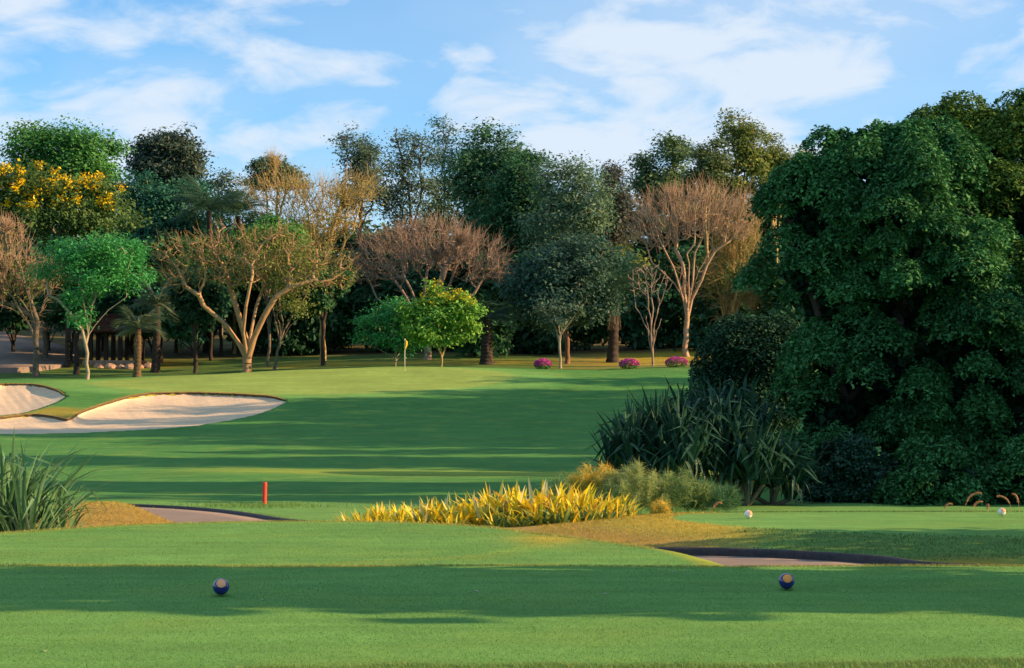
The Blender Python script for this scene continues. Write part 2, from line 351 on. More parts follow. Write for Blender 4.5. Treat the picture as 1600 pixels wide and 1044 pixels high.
    put(GREEN * 1.0, sstep(21.2, 20.75, DD)); put(DRYG_SUNSTREAK * .9, np.exp(-((DD - 20.68) / 0.10) ** 2) * (0.55 + wob(.3, 2.0)))
    re = np.interp(X, [a for a, _ in ROUGH_EDGE], [b for _, b in ROUGH_EDGE]) + wob(.05, 3.0)
    put(ROUGHC * 1.3, sstep(re + .06, re - .06, DD))
    put(DRYG_SUNSTREAK * .7, np.exp(-((DD - re) / 0.16) ** 2) * .3)
    nr, nc = X.shape; V = np.stack([X, Y, Z], -1).reshape(-1, 3); idx = np.arange(nr * nc).reshape(nr, nc)
    Fq = np.stack([idx[:-1, :-1], idx[:-1, 1:], idx[1:, 1:], idx[1:, :-1]], -1).reshape(-1, 4)
    full = mesh('full', V, Fq, LAWN, True); nrm = np.empty(len(V) * 3, np.float32); full.vertices.foreach_get('normal', nrm); nrm = nrm.reshape(-1, 3); bpy.data.meshes.remove(full)
    fx = X[:-1, :-1].ravel(); fy = Y[:-1, :-1].ravel(); fu = UU[:-1, :-1].ravel()
    zone = np.zeros(len(Fq), int)
    zone[(fy > 49) & (fy < 133) & (fu > -700) & (fu < 1500)] = 1
    zone[(gd[:-1, :-1].ravel() < 1.02)] = 2
    zone[(fy < 20.7) & (fy > re[:-1, :-1].ravel()) & (np.abs(fx) < 30)] = 3
    zone[(m2[:-1, :-1].ravel() < 0) & (fy > 21.3)] = 4
    zone[(d3[:-1, :-1].ravel() < 0)] = 5
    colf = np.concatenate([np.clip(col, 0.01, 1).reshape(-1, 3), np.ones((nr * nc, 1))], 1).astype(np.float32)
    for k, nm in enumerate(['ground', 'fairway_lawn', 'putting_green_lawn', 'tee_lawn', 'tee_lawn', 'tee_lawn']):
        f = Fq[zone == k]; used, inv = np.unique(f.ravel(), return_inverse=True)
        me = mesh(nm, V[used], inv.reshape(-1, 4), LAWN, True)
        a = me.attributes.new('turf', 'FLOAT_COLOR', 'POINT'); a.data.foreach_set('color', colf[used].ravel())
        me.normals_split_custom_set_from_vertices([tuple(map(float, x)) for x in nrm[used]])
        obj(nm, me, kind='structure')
build_ground()

# ------------------------------------------------------------------ sand bunkers with their turf lips
def sand_material():
    q = Nodes('sand'); n1 = q.noise(0.9, 4, 0.6); n2 = q.noise(7, 5, 0.65, stretch=(1, .6, 1)); n3 = q.noise(60, 3)
    c = q.mix(q.ramp(n1, 0.3, 0.7), (0.47, 0.41, 0.28), (0.57, 0.50, 0.35)); c = q.scale(c, q.ramp(n2, 0.25, 0.75, 0.84, 1.1))
    return q.surf(c, 0.95, 0.1, q.bump(n2, 0.5, 0.06))
SAND = sand_material(); LIPTOP = plain('lip_turf', (0.26, 0.20, 0.05), 0.9, .1, .4, 4.0, .5); LIPSOIL = plain('lip_soil', (0.085, 0.066, 0.036), 0.95, .1, .4, 6.0, .5)
for bi, (us, yt, yb, dt, db) in enumerate(BC):
    nt_ = 22; ts = np.linspace(0, 1, nt_); V = []
    rr = np.random.default_rng(bi)
    for i, u in enumerate(us):
        for t in ts:
            g = 1 - (1 - t) ** 1.7; d = db[i] + (dt[i] - db[i]) * g; y = yb[i] + (yt[i] - yb[i]) * t
            p = P(u, y, d); p[2] -= 0.06 * t ** 6 + 0.03; p[2] += 0.015 * math.sin(u * .11 + t * 5) * math.sin(t * math.pi) + 0.008 * math.sin(u * .45 + t * 17) * math.sin(t * math.pi)
            V.append(p)
    idx = np.arange(len(us) * nt_).reshape(len(us), nt_)
    fq = np.stack([idx[:-1, :-1], idx[1:, :-1], idx[1:, 1:], idx[:-1, 1:]], -1).reshape(-1, 4)
    sb = obj('sand_bunker', mesh('sand_bunker', V, fq, SAND, True), kind='structure')
    # lip: turf edge that overhangs the sand along the far side
    x = (us - 800) / F * dt; prof = []
    jit = 0.03 * np.sin(us * .9) + 0.03 * np.sin(us * .37 + 1) + rr.normal(0, .012, len(us))
    fade = np.clip(np.minimum(np.arange(len(us)), np.arange(len(us))[::-1]) / 8.0, 0.15, 1)
    zt = height(x, dt, holes=False)
    rows = [(0.75, -0.04), (0.45, 0.025), (0.12, 0.045), (-0.05, 0.025), (-0.07, -0.03), (-0.02, -0.11), (0.25, -0.25)]
    for a, h in rows:
        dd = dt + a + (jit if a < .2 else 0); zz = height((us - 800) / F * dd, dd, holes=False) if a > 0.2 and h > -.1 else zt
        prof.append(np.stack([(us - 800) / F * dd, dd, zz + h * (fade if h < 0 else 1)], 1))
    prof = np.array(prof); V = prof.transpose(1, 0, 2).reshape(-1, 3); k = len(rows); idx = np.arange(len(us) * k).reshape(len(us), k)
    fq = np.stack([idx[:-1, :-1], idx[:-1, 1:], idx[1:, 1:], idx[1:, :-1]], -1).reshape(-1, 4)
    mi = np.tile([0, 0, 0, 1, 1, 1], len(us) - 1)
    obj('turf_lip', mesh('turf_lip', V, fq, [LIPTOP, LIPSOIL], True, mi), parent=sb)

# ------------------------------------------------------------------ cart paths and kerb
def sweep(line, prof, zf):
    """profile points (offset to the left of travel, height) swept along a plan line"""
    t = np.gradient(line, axis=0); t /= np.linalg.norm(t, axis=1)[:, None]; nrm = np.stack([-t[:, 1], t[:, 0]], 1)
    V = np.array([[(*(line[i] + nrm[i] * o), zf[i] + h) for o, h in prof] for i in range(len(line))]).reshape(-1, 3)
    k = len(prof); idx = np.arange(len(line) * k).reshape(len(line), k)
    return V, np.stack([idx[:-1, :-1], idx[1:, :-1], idx[1:, 1:], idx[:-1, 1:]], -1).reshape(-1, 4)
def asphalt():
    q = Nodes('asphalt'); n1 = q.noise(1.2, 4, .6); n2 = q.noise(60, 4, .7)
    c = q.mix(q.ramp(n1, .3, .7), (0.17, 0.15, 0.12), (0.22, 0.19, 0.155)); c = q.scale(c, q.ramp(n2, .2, .8, .75, 1.25))
    return q.surf(c, 0.9, .2, q.bump(n2, .4, .01))
ASPH = asphalt()
sl = np.concatenate([[0], np.cumsum(np.linalg.norm(np.diff(PATH_C, axis=0), axis=1))]); pz = path_z(sl, 0)
V, fq = sweep(PATH_C, [(-1.37, -0.08), (-1.35, 0.0), (-0.7, 0.012), (0, 0.018), (0.7, 0.012), (1.35, 0.0), (1.37, -0.08)], pz)
obj('cart_path', mesh('cart_path', V, fq, ASPH, True), kind='structure')
def kerb_mat():
    q = Nodes('kerb'); n1 = q.noise(9, 5, .7); n2 = q.noise(45, 3, .6); c = q.mix(q.ramp(n1, .3, .7), (0.018, 0.018, 0.024), (0.05, 0.048, 0.055)); return q.surf(c, .7, .3, q.bump(n2, .6, .02))
ks = pz - 0.05 * sstep(22, 32, sl)
V, fq = sweep(KERB_R, [(0.075, -0.10), (0.075, 0.075), (0.055, 0.105), (0.02, 0.118), (-0.05, 0.112), (-0.085, 0.09), (-0.09, -0.10)], ks)
obj('path_kerb', mesh('path_kerb', V, fq, kerb_mat(), True), kind='structure')
fp = smoothline(FARPATH, 8); fz = height(fp[:, 0], fp[:, 1]) + 0.16
V, fq = sweep(fp, [(-3.6, -0.6), (-3.5, 0.0), (0, .05), (3.5, 0.0), (3.6, -0.6)], fz)
obj('service_road', mesh('service_road', V, fq, ASPH, True), kind='structure')

# ------------------------------------------------------------------ plant machinery
def tubes(pos, par, rad, sides=5):
    """branch mesh from a node tree: one ring per node, joined to its parent's ring"""
    pos = np.asarray(pos); par = np.asarray(par); n = len(pos)
    d = pos - pos[np.maximum(par, 0)]; d[par < 0] = (0, 0, 1); d /= np.maximum(np.linalg.norm(d, axis=1), 1e-9)[:, None]
    ref = np.where(np.abs(d[:, 2:3]) > 0.95, np.array([[1., 0, 0]]), np.array([[0, 0, 1.]])); a = np.cross(ref, d); a /= np.linalg.norm(a, axis=1)[:, None]; b = np.cross(d, a)
    ang = np.arange(sides) / sides * 2 * math.pi
    ring = lambda c, A, B, r: c[:, None, :] + r[:, None, None] * (np.cos(ang)[None, :, None] * A[:, None, :] + np.sin(ang)[None, :, None] * B[:, None, :])
    m = np.nonzero(par >= 0)[0]
    end = ring(pos[m], a[m], b[m], rad[m]); pr = np.minimum(rad[par[m]], rad[m] * 1.45 + 0.004)
    # a child that carries on its parent's line starts on the parent's own ring
    st = ring(pos[par[m]], a[m], b[m], pr)
    V = np.concatenate([st, end], 1).reshape(-1, 3); k = np.arange(len(m))[:, None] * (2 * sides); s = np.arange(sides)[None, :]; s2 = (s + 1) % sides
    return V, np.stack([k + s, k + s2, k + sides + s2, k + sides + s], -1).reshape(-1, 4)
def grow(rng, start, attr, step, kill, trunk=None, wig=0.12, up=0.0, maxit=140, force=None):
    """branches that grow towards a cloud of points"""
    pos = [np.array(p, float) for p in trunk]; par = [-1] + list(range(len(trunk) - 1))
    if force:                                   # main limbs given by hand
        for limb in force:
            k0 = limb[0]; prev = k0
            for p in limb[1:]:
                pos.append(np.array(p, float)); par.append(prev); prev = len(pos) - 1
    A = np.array(attr); Pn = np.array(pos); D2 = ((A[:, None, :] - Pn[None]) ** 2).sum(2)
    if len(trunk) > 2: D2[:, :max(1, len(trunk) - 2)] += 1e6
    near = D2.argmin(1); nd = D2[np.arange(len(A)), near]
    for it in range(maxit):
        if len(A) == 0: break
        un, inv = np.unique(near, return_inverse=True); base = np.array([pos[i] for i in un])
        v = A - base[inv]; v /= np.maximum(np.linalg.norm(v, axis=1), 1e-9)[:, None]
        s = np.zeros((len(un), 3)); np.add.at(s, inv, v); s /= np.maximum(np.linalg.norm(s, axis=1), 1e-9)[:, None]
        s += rng.normal(0, wig, s.shape); s[:, 2] += up; s /= np.linalg.norm(s, axis=1)[:, None]
        new = base + s * step; k0 = len(pos)
        pos.extend(new); par.extend(un.tolist())
        D2 = ((A[:, None, :] - new[None]) ** 2).sum(2); j = D2.argmin(1); q = D2[np.arange(len(A)), j]
        m = q < nd; near = np.where(m, k0 + j, near); nd = np.where(m, q, nd)
        keep = nd > kill * kill
        if it > maxit * .6: keep &= rng.random(len(A)) > .1
        A = A[keep]; near = near[keep]; nd = nd[keep]
    return np.array(pos), np.array(par)
def radii(par, r0, rmin, ex=2.3):
    n = len(par); kids = np.bincount(par[par >= 0], minlength=n); tips = (kids == 0).astype(float)
    for i in range(n - 1, 0, -1): tips[par[i]] += tips[i]
    return np.maximum(rmin, r0 * (tips / tips[0]) ** (1 / ex)), kids
def leaves(rng, pos, size, up=0.5, aspect=0.45, outward=None, droop=0.0, var=.35):
    """leaf-sized four-cornered faces, one per position"""
    n = len(pos); nrm = rng.normal(0, 1, (n, 3)); nrm[:, 2] = np.abs(nrm[:, 2]) + up
    if outward is not None: nrm += outward
    nrm /= np.linalg.norm(nrm, axis=1)[:, None]
    d = rng.normal(0, 1, (n, 3)); d[:, 2] -= droop; d -= (d * nrm).sum(1)[:, None] * nrm; d /= np.maximum(np.linalg.norm(d, axis=1), 1e-6)[:, None]
    w = np.cross(nrm, d); L = size * (1 + rng.uniform(-var, var, n))[:, None]; W = L * aspect
    a = pos - d * L * .5; c = pos + d * L * .5 - nrm * L * .12; m = pos - d * L * .05
    return np.stack([a, m + w * W * .5 + nrm * L * .05, c, m - w * W * .5 + nrm * L * .05], 1).reshape(-1, 3), np.arange(4 * n).reshape(n, 4)
def in_ellipsoids(rng, els, n, shell=0.0):
    """points spread through a union of ellipsoids (centre, radii)"""
    vol = np.array([e[1][0] * e[1][1] * e[1][2] for e in els]) ** .8; out = []
    for e, k in zip(els, np.maximum(1, (n * vol / vol.sum()).astype(int))):
        v = rng.normal(0, 1, (k, 3)); v /= np.linalg.norm(v, axis=1)[:, None]; r = (shell ** 3 + (1 - shell ** 3) * rng.random(k)) ** (1 / 3)
        out.append(np.array(e[0]) + v * r[:, None] * np.array(e[1]))
    return np.concatenate(out)
def crown_px(els, d, depth=0.85):
    """ellipsoids given as (u, y, half width, half height[, depth shift]) in photo measure at depth d"""
    out = []
    for e in els:
        c = P(e[0], e[1], d + (e[4] if len(e) > 4 else 0)); s = d / F
        out.append((c, (e[2] * s, max(e[2], e[3]) * s * depth, e[3] * s)))
    return out
TREES = 0
def tree(name, label, base_u, d, els, kind='leafy', leaf=None, bark=None, n=300, lpn=26, lsize=0.26, r0=0.2, fork=0.45, lean=0.0, twigs=0, group=None, seed=None,
         spread=1.0, up=0.0, step=None, shell=0.35, cat='tree', blossoms=None, base_y=None, depth=0.85, droop=0.0, upl=.5, kill=None, aspect=.5, limbs=None, wig=.08, tw=(0.5, 1.1), twm=None, lfrac=1.0, notrunk=False, extra=None):
    global TREES; TREES += 1
    rng = np.random.default_rng(1000 + TREES if seed is None else seed)
    x0 = (base_u - 800) / F * d; z0 = hz(x0, d) - 0.12; base = np.array([x0, d, z0])
    E = [(np.array(c) - base, r) for c, r in crown_px(els, d, depth)]
    if extra: E += extra
    low = min(e[0][2] - e[1][2] for e in E); ctr = sum(e[0] * e[1][0] for e in E) / sum(e[1][0] for e in E)
    size = max(max(e[1]) for e in E)
    fh = max(0.3, low * fork if fork <= 1 else fork); top = np.array([ctr[0] * lean, ctr[1] * lean, fh])
    kt = 7; trunk = [top * t + np.array([math.sin(t * 5 + TREES) * .05 * fh * .3 * t, 0, 0]) + rng.normal(0, .012 * fh, 3) * (t > 0) for t in np.linspace(0, 1, kt)]
    bare = kind != 'leafy'; st = step or size / 7.5
    if bare: attr = in_ellipsoids(rng, E, int(n * 1.9), shell)
    else:
        cc = in_ellipsoids(rng, E, max(8, n // 7), min(.75, shell + .25)); attr = np.repeat(cc, 7, axis=0); attr = attr + rng.normal(0, 1, attr.shape) * np.array([1, 1, .55]) * min(.85, size * .17) * np.repeat(rng.uniform(.6, 1.25, len(cc)), 7)[:, None]; attr = np.concatenate([attr, in_ellipsoids(rng, E, n // 2, .3)])
    attr = attr[attr[:, 2] > .25]
    if bare: st *= .8
    force = None
    if limbs:
        force = [[kt - 1] + [P(u, y, d + dd) - base for (u, y, dd) in lm] for lm in limbs]
    else:
        k = 9 if bare else 6; pick = [int(rng.integers(len(attr)))]; dm = np.full(len(attr), 1e9)
        for _ in range(k - 1):
            dm = np.minimum(dm, ((attr - attr[pick[-1]]) ** 2).sum(1)); pick.append(int(dm.argmax()))
        force = []
        for p in pick:
            e = top + (attr[p] - top) * .62; m1 = top + (e - top) * .5 + np.array([0, 0, np.linalg.norm(e - top) * (.10 if bare else .05)]) - (e - top) * np.array([.14, .14, 0])
            k0 = kt - 1 - int(rng.integers(0, 3)); f0 = trunk[k0]
            force.append([k0] + [f0 * (1 - t) ** 2 + m1 * 2 * t * (1 - t) + e * t * t + rng.normal(0, .02, 3) * np.linalg.norm(e - top) for t in (.2, .4, .6, .8, 1.0)])
    pos, par = grow(rng, None, attr if bare else attr[rng.permutation(len(attr))[:120]], st, kill or st * (.95 if bare else 1.1), trunk, wig, up, force=force)
    rad, kids = radii(par, r0 * (1.0 if bare else .72), 0.013 if kind == 'leafy' else 0.026); rad[0] *= 1.35; rad[1] *= 1.08
    root = thing(name, label, cat, base, group=group)
    V, Fq = tubes(pos, par, rad, 6)
    obj('trunk', mesh('trunk', V, Fq, bark, True), root)
    tip = np.nonzero((rad < r0 * .30) & (pos[:, 2] > fh * 1.02))[0]
    if twigs and bare:
        src = np.nonzero(rad < r0 * .2)[0]; src = src[src >= kt]; src = np.repeat(src, max(1, twigs - 1)); k = len(src)
        o = pos[src] - ctr + np.array([0, 0, size * .9]); o /= np.linalg.norm(o, axis=1)[:, None]
        dirs = o * .8 + rng.normal(0, .42, (k, 3)) + np.array([0, 0, .25 + up]); dirs /= np.linalg.norm(dirs, axis=1)[:, None]
        ln = rng.uniform(*tw, k)[:, None]; p0 = pos[src]; p1 = p0 + dirs * ln * .55; p2 = p1 + (dirs + rng.normal(0, .3, (k, 3))) * ln * .5
        side = np.cross(dirs, rng.normal(0, 1, (k, 3))); side /= np.linalg.norm(side, axis=1)[:, None]; w = 0.015
        side2 = np.cross(dirs, side)
        def rg(p, w_): return np.stack([p + side * w_, p - side * w_ * .5 + side2 * w_ * .87, p - side * w_ * .5 - side2 * w_ * .87], 1)
        TV = np.concatenate([rg(p0, w), rg(p1, w * .8), rg(p2, w * .35)], 1).reshape(-1, 3); kk = np.arange(k)[:, None] * 9; a = np.array([0, 1, 2]); b = np.array([1, 2, 0])
        TF = np.concatenate([np.stack([kk + a + o_, kk + b + o_, kk + b + o_ + 3, kk + a + o_ + 3], -1).reshape(-1, 4) for o_ in (0, 3)])
        obj('twigs', mesh('twigs', TV, TF, twm or bark), root)
    if leaf is not None:
        ac = attr if lfrac >= 1 else attr[rng.random(len(attr)) < lfrac]
        lpn2 = int(lpn * 1.45) if not bare else lpn; lp = np.repeat(ac, lpn2, axis=0); sg = min(st * .8, size * .2) * spread; lp = lp + rng.normal(0, 1, lp.shape) * np.array([sg, sg, sg * .62])
        lp[:, 2] -= droop * np.abs(rng.normal(0, 1, len(lp))) * sg
        keepz = lp[:, 2] > 0.1; lp = lp[keepz]
        ow = lp - ctr; ow /= np.maximum(np.linalg.norm(ow, axis=1), 1e-6)[:, None]
        V, Fq = leaves(rng, lp, lsize * (1.0 if bare else 1.18), upl, aspect, ow * .8, droop, .5)
        obj('crown', mesh('crown', V, Fq, leaf), root)
    if blossoms:
        mat, nb, cut, per, bs = blossoms
        t2 = attr[attr[:, 2] > np.quantile(attr[:, 2], cut)]; t2 = t2[(t2[:, 1] < ctr[1] + size * .1) | (t2[:, 2] > np.quantile(t2[:, 2], .6))]; t2 = t2[rng.permutation(len(t2))[:nb]]
        bp = np.repeat(t2 + np.array([0, -st * .8, st * .8]), per, axis=0); bp = bp + rng.normal(0, 1, bp.shape) * st * .33
        V, Fq = leaves(rng, bp, bs, .6, .7); obj('blossoms', mesh('blossoms', V, Fq, mat), root)
    return root

# leaf and bark colours
LG = leaf_mat((0.056, 0.175, 0.036), (0.119, 0.280, 0.056))          # mid green
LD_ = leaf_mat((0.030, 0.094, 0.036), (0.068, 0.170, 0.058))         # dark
LGREY = leaf_mat((0.070, 0.109, 0.062), (0.147, 0.189, 0.101))       # grey green
LBR = leaf_mat((0.049, 0.238, 0.063), (0.105, 0.378, 0.091), .3)     # bright feathery
LOL = leaf_mat((0.119, 0.154, 0.031), (0.224, 0.238, 0.049))         # olive
LYG = leaf_mat((0.09, 0.25, 0.035), (0.26, 0.40, 0.050), .28)
LGOLD = leaf_mat((0.252, 0.210, 0.042), (0.420, 0.308, 0.049))
LFIC = leaf_mat((0.006, 0.048, 0.022), (0.075, 0.280, 0.085), .15, .6, .12)
LFICY = leaf_mat((0.050, 0.120, 0.022), (0.140, 0.190, 0.030), .2)
LSHADE = leaf_mat((0.006, 0.024, 0.012), (0.015, 0.046, 0.018), .1)  # near-black leaves that paint the shade deep inside the crowns
FLY = leaf_mat((0.70, 0.52, 0.01), (0.85, 0.66, 0.02), .2); FLYG = leaf_mat((0.55, 0.50, 0.02), (0.70, 0.60, 0.03), .25); FLP = leaf_mat((0.45, 0.03, 0.28), (0.65, 0.10, 0.45), .2)
BGREY = bark_mat((0.09, 0.085, 0.06), (0.18, 0.165, 0.12)); BOR = bark_mat((0.22, 0.155, 0.08), (0.36, 0.26, 0.14)); BTAN = bark_mat((0.24, 0.20, 0.085), (0.38, 0.32, 0.14)); BPUR = bark_mat((0.19, 0.15, 0.115), (0.30, 0.245, 0.19))
BPINK = bark_mat((0.27, 0.20, 0.13), (0.40, 0.31, 0.21)); BDK = bark_mat((0.025, 0.022, 0.018), (0.06, 0.052, 0.042)); BRED = bark_mat((0.13, 0.075, 0.045), (0.22, 0.13, 0.08)); BPALE = bark_mat((0.22, 0.215, 0.15), (0.34, 0.32, 0.22))

# ------------------------------------------------------------------ bare-branched trees behind the green
tree('umbrella_tree', 'wide bare umbrella-shaped tree with forked orange-brown trunk beside the green', 386, 134, [(290, 412, 62, 48), (355, 402, 75, 52), (425, 410, 75, 58), (500, 422, 58, 46), (255, 430, 30, 26), (540, 432, 24, 22)],
     leaf=LOL, bark=BOR, n=430, lpn=7, lsize=.20, r0=.34, fork=1.1, twigs=3, seed=11, step=.6, shell=.1, depth=.6, kind='bare', lfrac=.75, wig=.2,
     limbs=[[(372, 535, 0), (350, 505, -.5), (318, 478, -.8), (311, 462, -1), (290, 448, -1)], [(384, 530, .6), (372, 490, 1), (360, 450, 1), (352, 425, .5)], [(398, 525, -.4), (412, 495, -.8), (430, 465, -1), (452, 450, -1), (490, 438, -.6)], [(392, 520, .4), (400, 480, 1.4), (415, 440, 1.8)], [(380, 520, -1), (384, 480, -2), (392, 440, -2.2)]])
tree('tall_tan_tree', 'tall leafless golden-tan tree rising behind the umbrella-shaped tree', 504, 147, [(430, 310, 48, 42), (500, 330, 70, 50), (555, 300, 42, 30), (475, 380, 60, 40)],
     leaf=LGOLD, bark=BTAN, n=420, lpn=5, lsize=.2, r0=.24, fork=.8, twigs=4, seed=12, step=.6, shell=.2, up=.25, kind='bare', lfrac=.7, tw=(.8, 1.7))
tree('dome_tree', 'broad dome of bare purplish-brown twigs behind the yellow-green tree', 668, 147, [(610, 400, 62, 42), (680, 385, 70, 42), (745, 408, 52, 40), (575, 430, 30, 24), (780, 425, 25, 25)],
     leaf=None, bark=BPUR, n=560, r0=.32, fork=.3, twigs=5, seed=13, step=.55, shell=.35, up=.1, kind='bare', tw=(.6, 1.3))
tree('vase_tree', 'tall pinkish-brown leafless vase-shaped tree on the dry bank', 1073, 148, [(1040, 350, 52, 45), (1090, 335, 60, 40), (1140, 345, 42, 42), (1010, 375, 25, 25)],
     leaf=None, bark=BPINK, n=480, r0=.22, fork=.55, twigs=5, seed=14, step=.6, shell=.3, up=.35, kind='bare', tw=(.8, 1.6), wig=.06)
tree('pale_bare_tree', 'pale yellowish bare tree half hidden by the great dark tree', 1136, 151, [(1150, 400, 42, 48), (1130, 440, 38, 40), (1165, 350, 30, 30)],
     leaf=LOL, bark=BTAN, n=420, lpn=5, lsize=.2, r0=.26, fork=.3, twigs=5, seed=15, step=.55, shell=.2, up=.3, kind='bare', tw=(.7, 1.4), lfrac=.8)
tree('bare_sapling', 'small bare vase-shaped sapling in front of the palm with a skirt', 1020, 139, [(1000, 440, 24, 28), (1030, 445, 22, 26), (1012, 425, 30, 14)], leaf=None, bark=BPUR, n=170, r0=.09, fork=.22, twigs=4, seed=16, step=.5, shell=.2, up=.35, kind='bare', tw=(.5, 1.0), wig=.05)
tree('bare_edge_tree', 'pinkish bare tree cut by the left edge, grey trunk on the lawn', 57, 137, [(5, 400, 45, 60), (-25, 420, 40, 60), (60, 430, 40, 30), (20, 450, 35, 25)], leaf=LOL, bark=BGREY, n=360, lpn=6, lsize=.2, r0=.22, fork=.8, twigs=5, seed=17, step=.55, shell=.2, up=.1, kind='bare', tw=(.5, 1.2), twm=BPINK, lfrac=.5)
# ------------------------------------------------------------------ leafy trees near the green
tree('feathery_tree', 'bright green feathery tree with slim pale trunk on the left lawn', 136, 130, [(120, 400, 55, 26), (180, 395, 48, 28), (90, 425, 30, 18), (160, 440, 40, 22), (205, 440, 22, 22), (138, 495, 20, 12), (120, 465, 24, 12)], leaf=LBR, bark=BPALE, n=230, lpn=34, lsize=.21, r0=.16, fork=.95, seed=21, shell=.5, aspect=.35, upl=1.0, step=.6, spread=.85)
tree('leaning_tree', 'slim grey leaning trunk with sparse olive leaves behind the umbrella-shaped tree', 428, 137, [(450, 430, 48, 40), (425, 380, 45, 28), (470, 480, 24, 16)], leaf=LOL, bark=BGREY, n=200, lpn=12, lsize=.2, r0=.15, fork=.7, lean=.7, seed=22, step=.55)
tree('green_topped_tree', 'green leafy tree showing above the umbrella-shaped tree', 420, 142, [(435, 365, 40, 18), (395, 372, 28, 14)], leaf=LG, bark=BGREY, n=120, lpn=34, lsize=.22, r0=.16, seed=23, step=.5)
tree('small_green_tree', 'small bright green tree with two thin stems behind the flag', 618, 136, [(608, 498, 42, 20), (640, 488, 36, 20), (586, 525, 26, 13), (640, 528, 32, 18), (612, 480, 20, 12), (655, 505, 22, 24)], leaf=LBR, bark=BPALE, n=170, lpn=24, lsize=.21, r0=.08, fork=.5, seed=24, step=.42, upl=.9, aspect=.4)
tree('yellow_crowned_tree', 'round yellow-green tree in sunlight with yellow flowers on top', 690, 134, [(696, 500, 46, 34), (682, 474, 28, 16), (714, 486, 28, 24), (664, 515, 32, 20), (722, 520, 22, 18), (676, 448, 8, 7), (648, 500, 20, 16)], leaf=LYG, bark=BTAN, n=250, lpn=27, lsize=.22, r0=.10, fork=.55, seed=25, step=.42, blossoms=(FLYG, 50, .7, 14, .14), shell=.55)
tree('dark_broad_tree', 'broad dark grey-green tree above the crooked pale trunk', 886, 142, [(850, 430, 52, 38), (905, 415, 52, 42), (880, 470, 70, 34), (835, 465, 36, 30), (925, 460, 32, 32)], leaf=leaf_mat((0.032, 0.080, 0.049), (0.087, 0.152, 0.090)), bark=BRED, n=380, lpn=34, lsize=.24, r0=.27, fork=.9, seed=26, step=.7)
tree('crooked_tree', 'slender crooked pale tree at the back edge of the green', 876, 137, [(870, 500, 22, 14), (890, 490, 20, 16), (855, 485, 16, 14)], leaf=LGREY, bark=BPALE, n=60, lpn=16, lsize=.2, r0=.14, fork=.8, seed=27, step=.45, wig=.3)
tree('slim_dark_tree', 'lone straight dark trunk on the gold grass left of the flag', 505, 141, [(500, 460, 26, 26), (520, 440, 24, 20)], leaf=LD_, bark=BDK, n=120, lpn=30, lsize=.25, r0=.22, fork=.95, seed=28, step=.6)
# ------------------------------------------------------------------ trees of the wood behind
tree('round_green_tree', 'tall rounded green tree against the sky at far left', 120, 172, [(45, 240, 24, 46), (95, 230, 24, 34), (145, 245, 36, 48), (120, 290, 60, 40)], leaf=LG, bark=BGREY, n=330, lpn=40, lsize=.30, r0=.35, seed=31, step=.8, shell=.5)
tree('yellow_flowering_tree', 'tree covered in golden yellow blossom at far left', 70, 152, [(15, 310, 50, 50), (75, 300, 48, 40), (135, 318, 45, 34), (175, 335, 28, 26), (90, 350, 80, 24)], leaf=leaf_mat((0.065, 0.123, 0.032), (0.145, 0.203, 0.043)), bark=BGREY, n=380, lpn=26, lsize=.26, r0=.3, seed=32, step=.65, blossoms=(FLY, 85, .30, 34, .26), shell=.5)
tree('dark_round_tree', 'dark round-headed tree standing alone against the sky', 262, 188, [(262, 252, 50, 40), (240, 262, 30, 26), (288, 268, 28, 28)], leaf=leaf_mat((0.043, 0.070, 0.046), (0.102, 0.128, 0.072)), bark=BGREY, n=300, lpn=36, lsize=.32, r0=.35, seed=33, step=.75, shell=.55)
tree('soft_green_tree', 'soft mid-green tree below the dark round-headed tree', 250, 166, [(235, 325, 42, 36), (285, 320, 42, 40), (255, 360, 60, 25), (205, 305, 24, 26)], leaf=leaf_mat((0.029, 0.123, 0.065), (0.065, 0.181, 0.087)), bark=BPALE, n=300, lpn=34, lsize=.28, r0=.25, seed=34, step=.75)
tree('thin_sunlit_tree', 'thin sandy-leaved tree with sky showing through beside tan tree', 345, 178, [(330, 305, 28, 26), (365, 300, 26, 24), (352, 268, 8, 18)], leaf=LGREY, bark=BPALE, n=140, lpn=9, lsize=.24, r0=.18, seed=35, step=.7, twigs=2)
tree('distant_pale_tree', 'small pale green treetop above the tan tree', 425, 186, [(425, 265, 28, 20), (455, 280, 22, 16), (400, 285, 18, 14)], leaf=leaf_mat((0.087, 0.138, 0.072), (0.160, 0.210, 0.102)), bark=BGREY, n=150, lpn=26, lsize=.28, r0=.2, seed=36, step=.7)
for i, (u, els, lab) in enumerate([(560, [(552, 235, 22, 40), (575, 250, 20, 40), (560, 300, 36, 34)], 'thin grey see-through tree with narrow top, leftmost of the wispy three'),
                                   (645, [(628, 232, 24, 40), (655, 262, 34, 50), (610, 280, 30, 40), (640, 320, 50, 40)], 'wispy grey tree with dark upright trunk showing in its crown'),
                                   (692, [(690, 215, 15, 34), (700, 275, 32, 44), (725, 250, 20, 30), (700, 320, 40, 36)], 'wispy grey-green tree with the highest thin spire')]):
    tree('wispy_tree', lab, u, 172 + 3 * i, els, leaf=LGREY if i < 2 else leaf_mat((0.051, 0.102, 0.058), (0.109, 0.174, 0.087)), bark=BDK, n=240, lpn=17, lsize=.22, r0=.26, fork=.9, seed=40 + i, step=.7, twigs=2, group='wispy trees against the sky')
tree('dark_wood_tree', 'tall dark green tree with an open crown against bright cloud', 775, 166, [(765, 235, 40, 34), (790, 265, 40, 40), (740, 285, 40, 40), (780, 330, 60, 50)], leaf=leaf_mat((0.041, 0.109, 0.046), (0.094, 0.189, 0.065)), bark=BDK, n=340, lpn=28, lsize=.27, r0=.32, seed=44, step=.75)
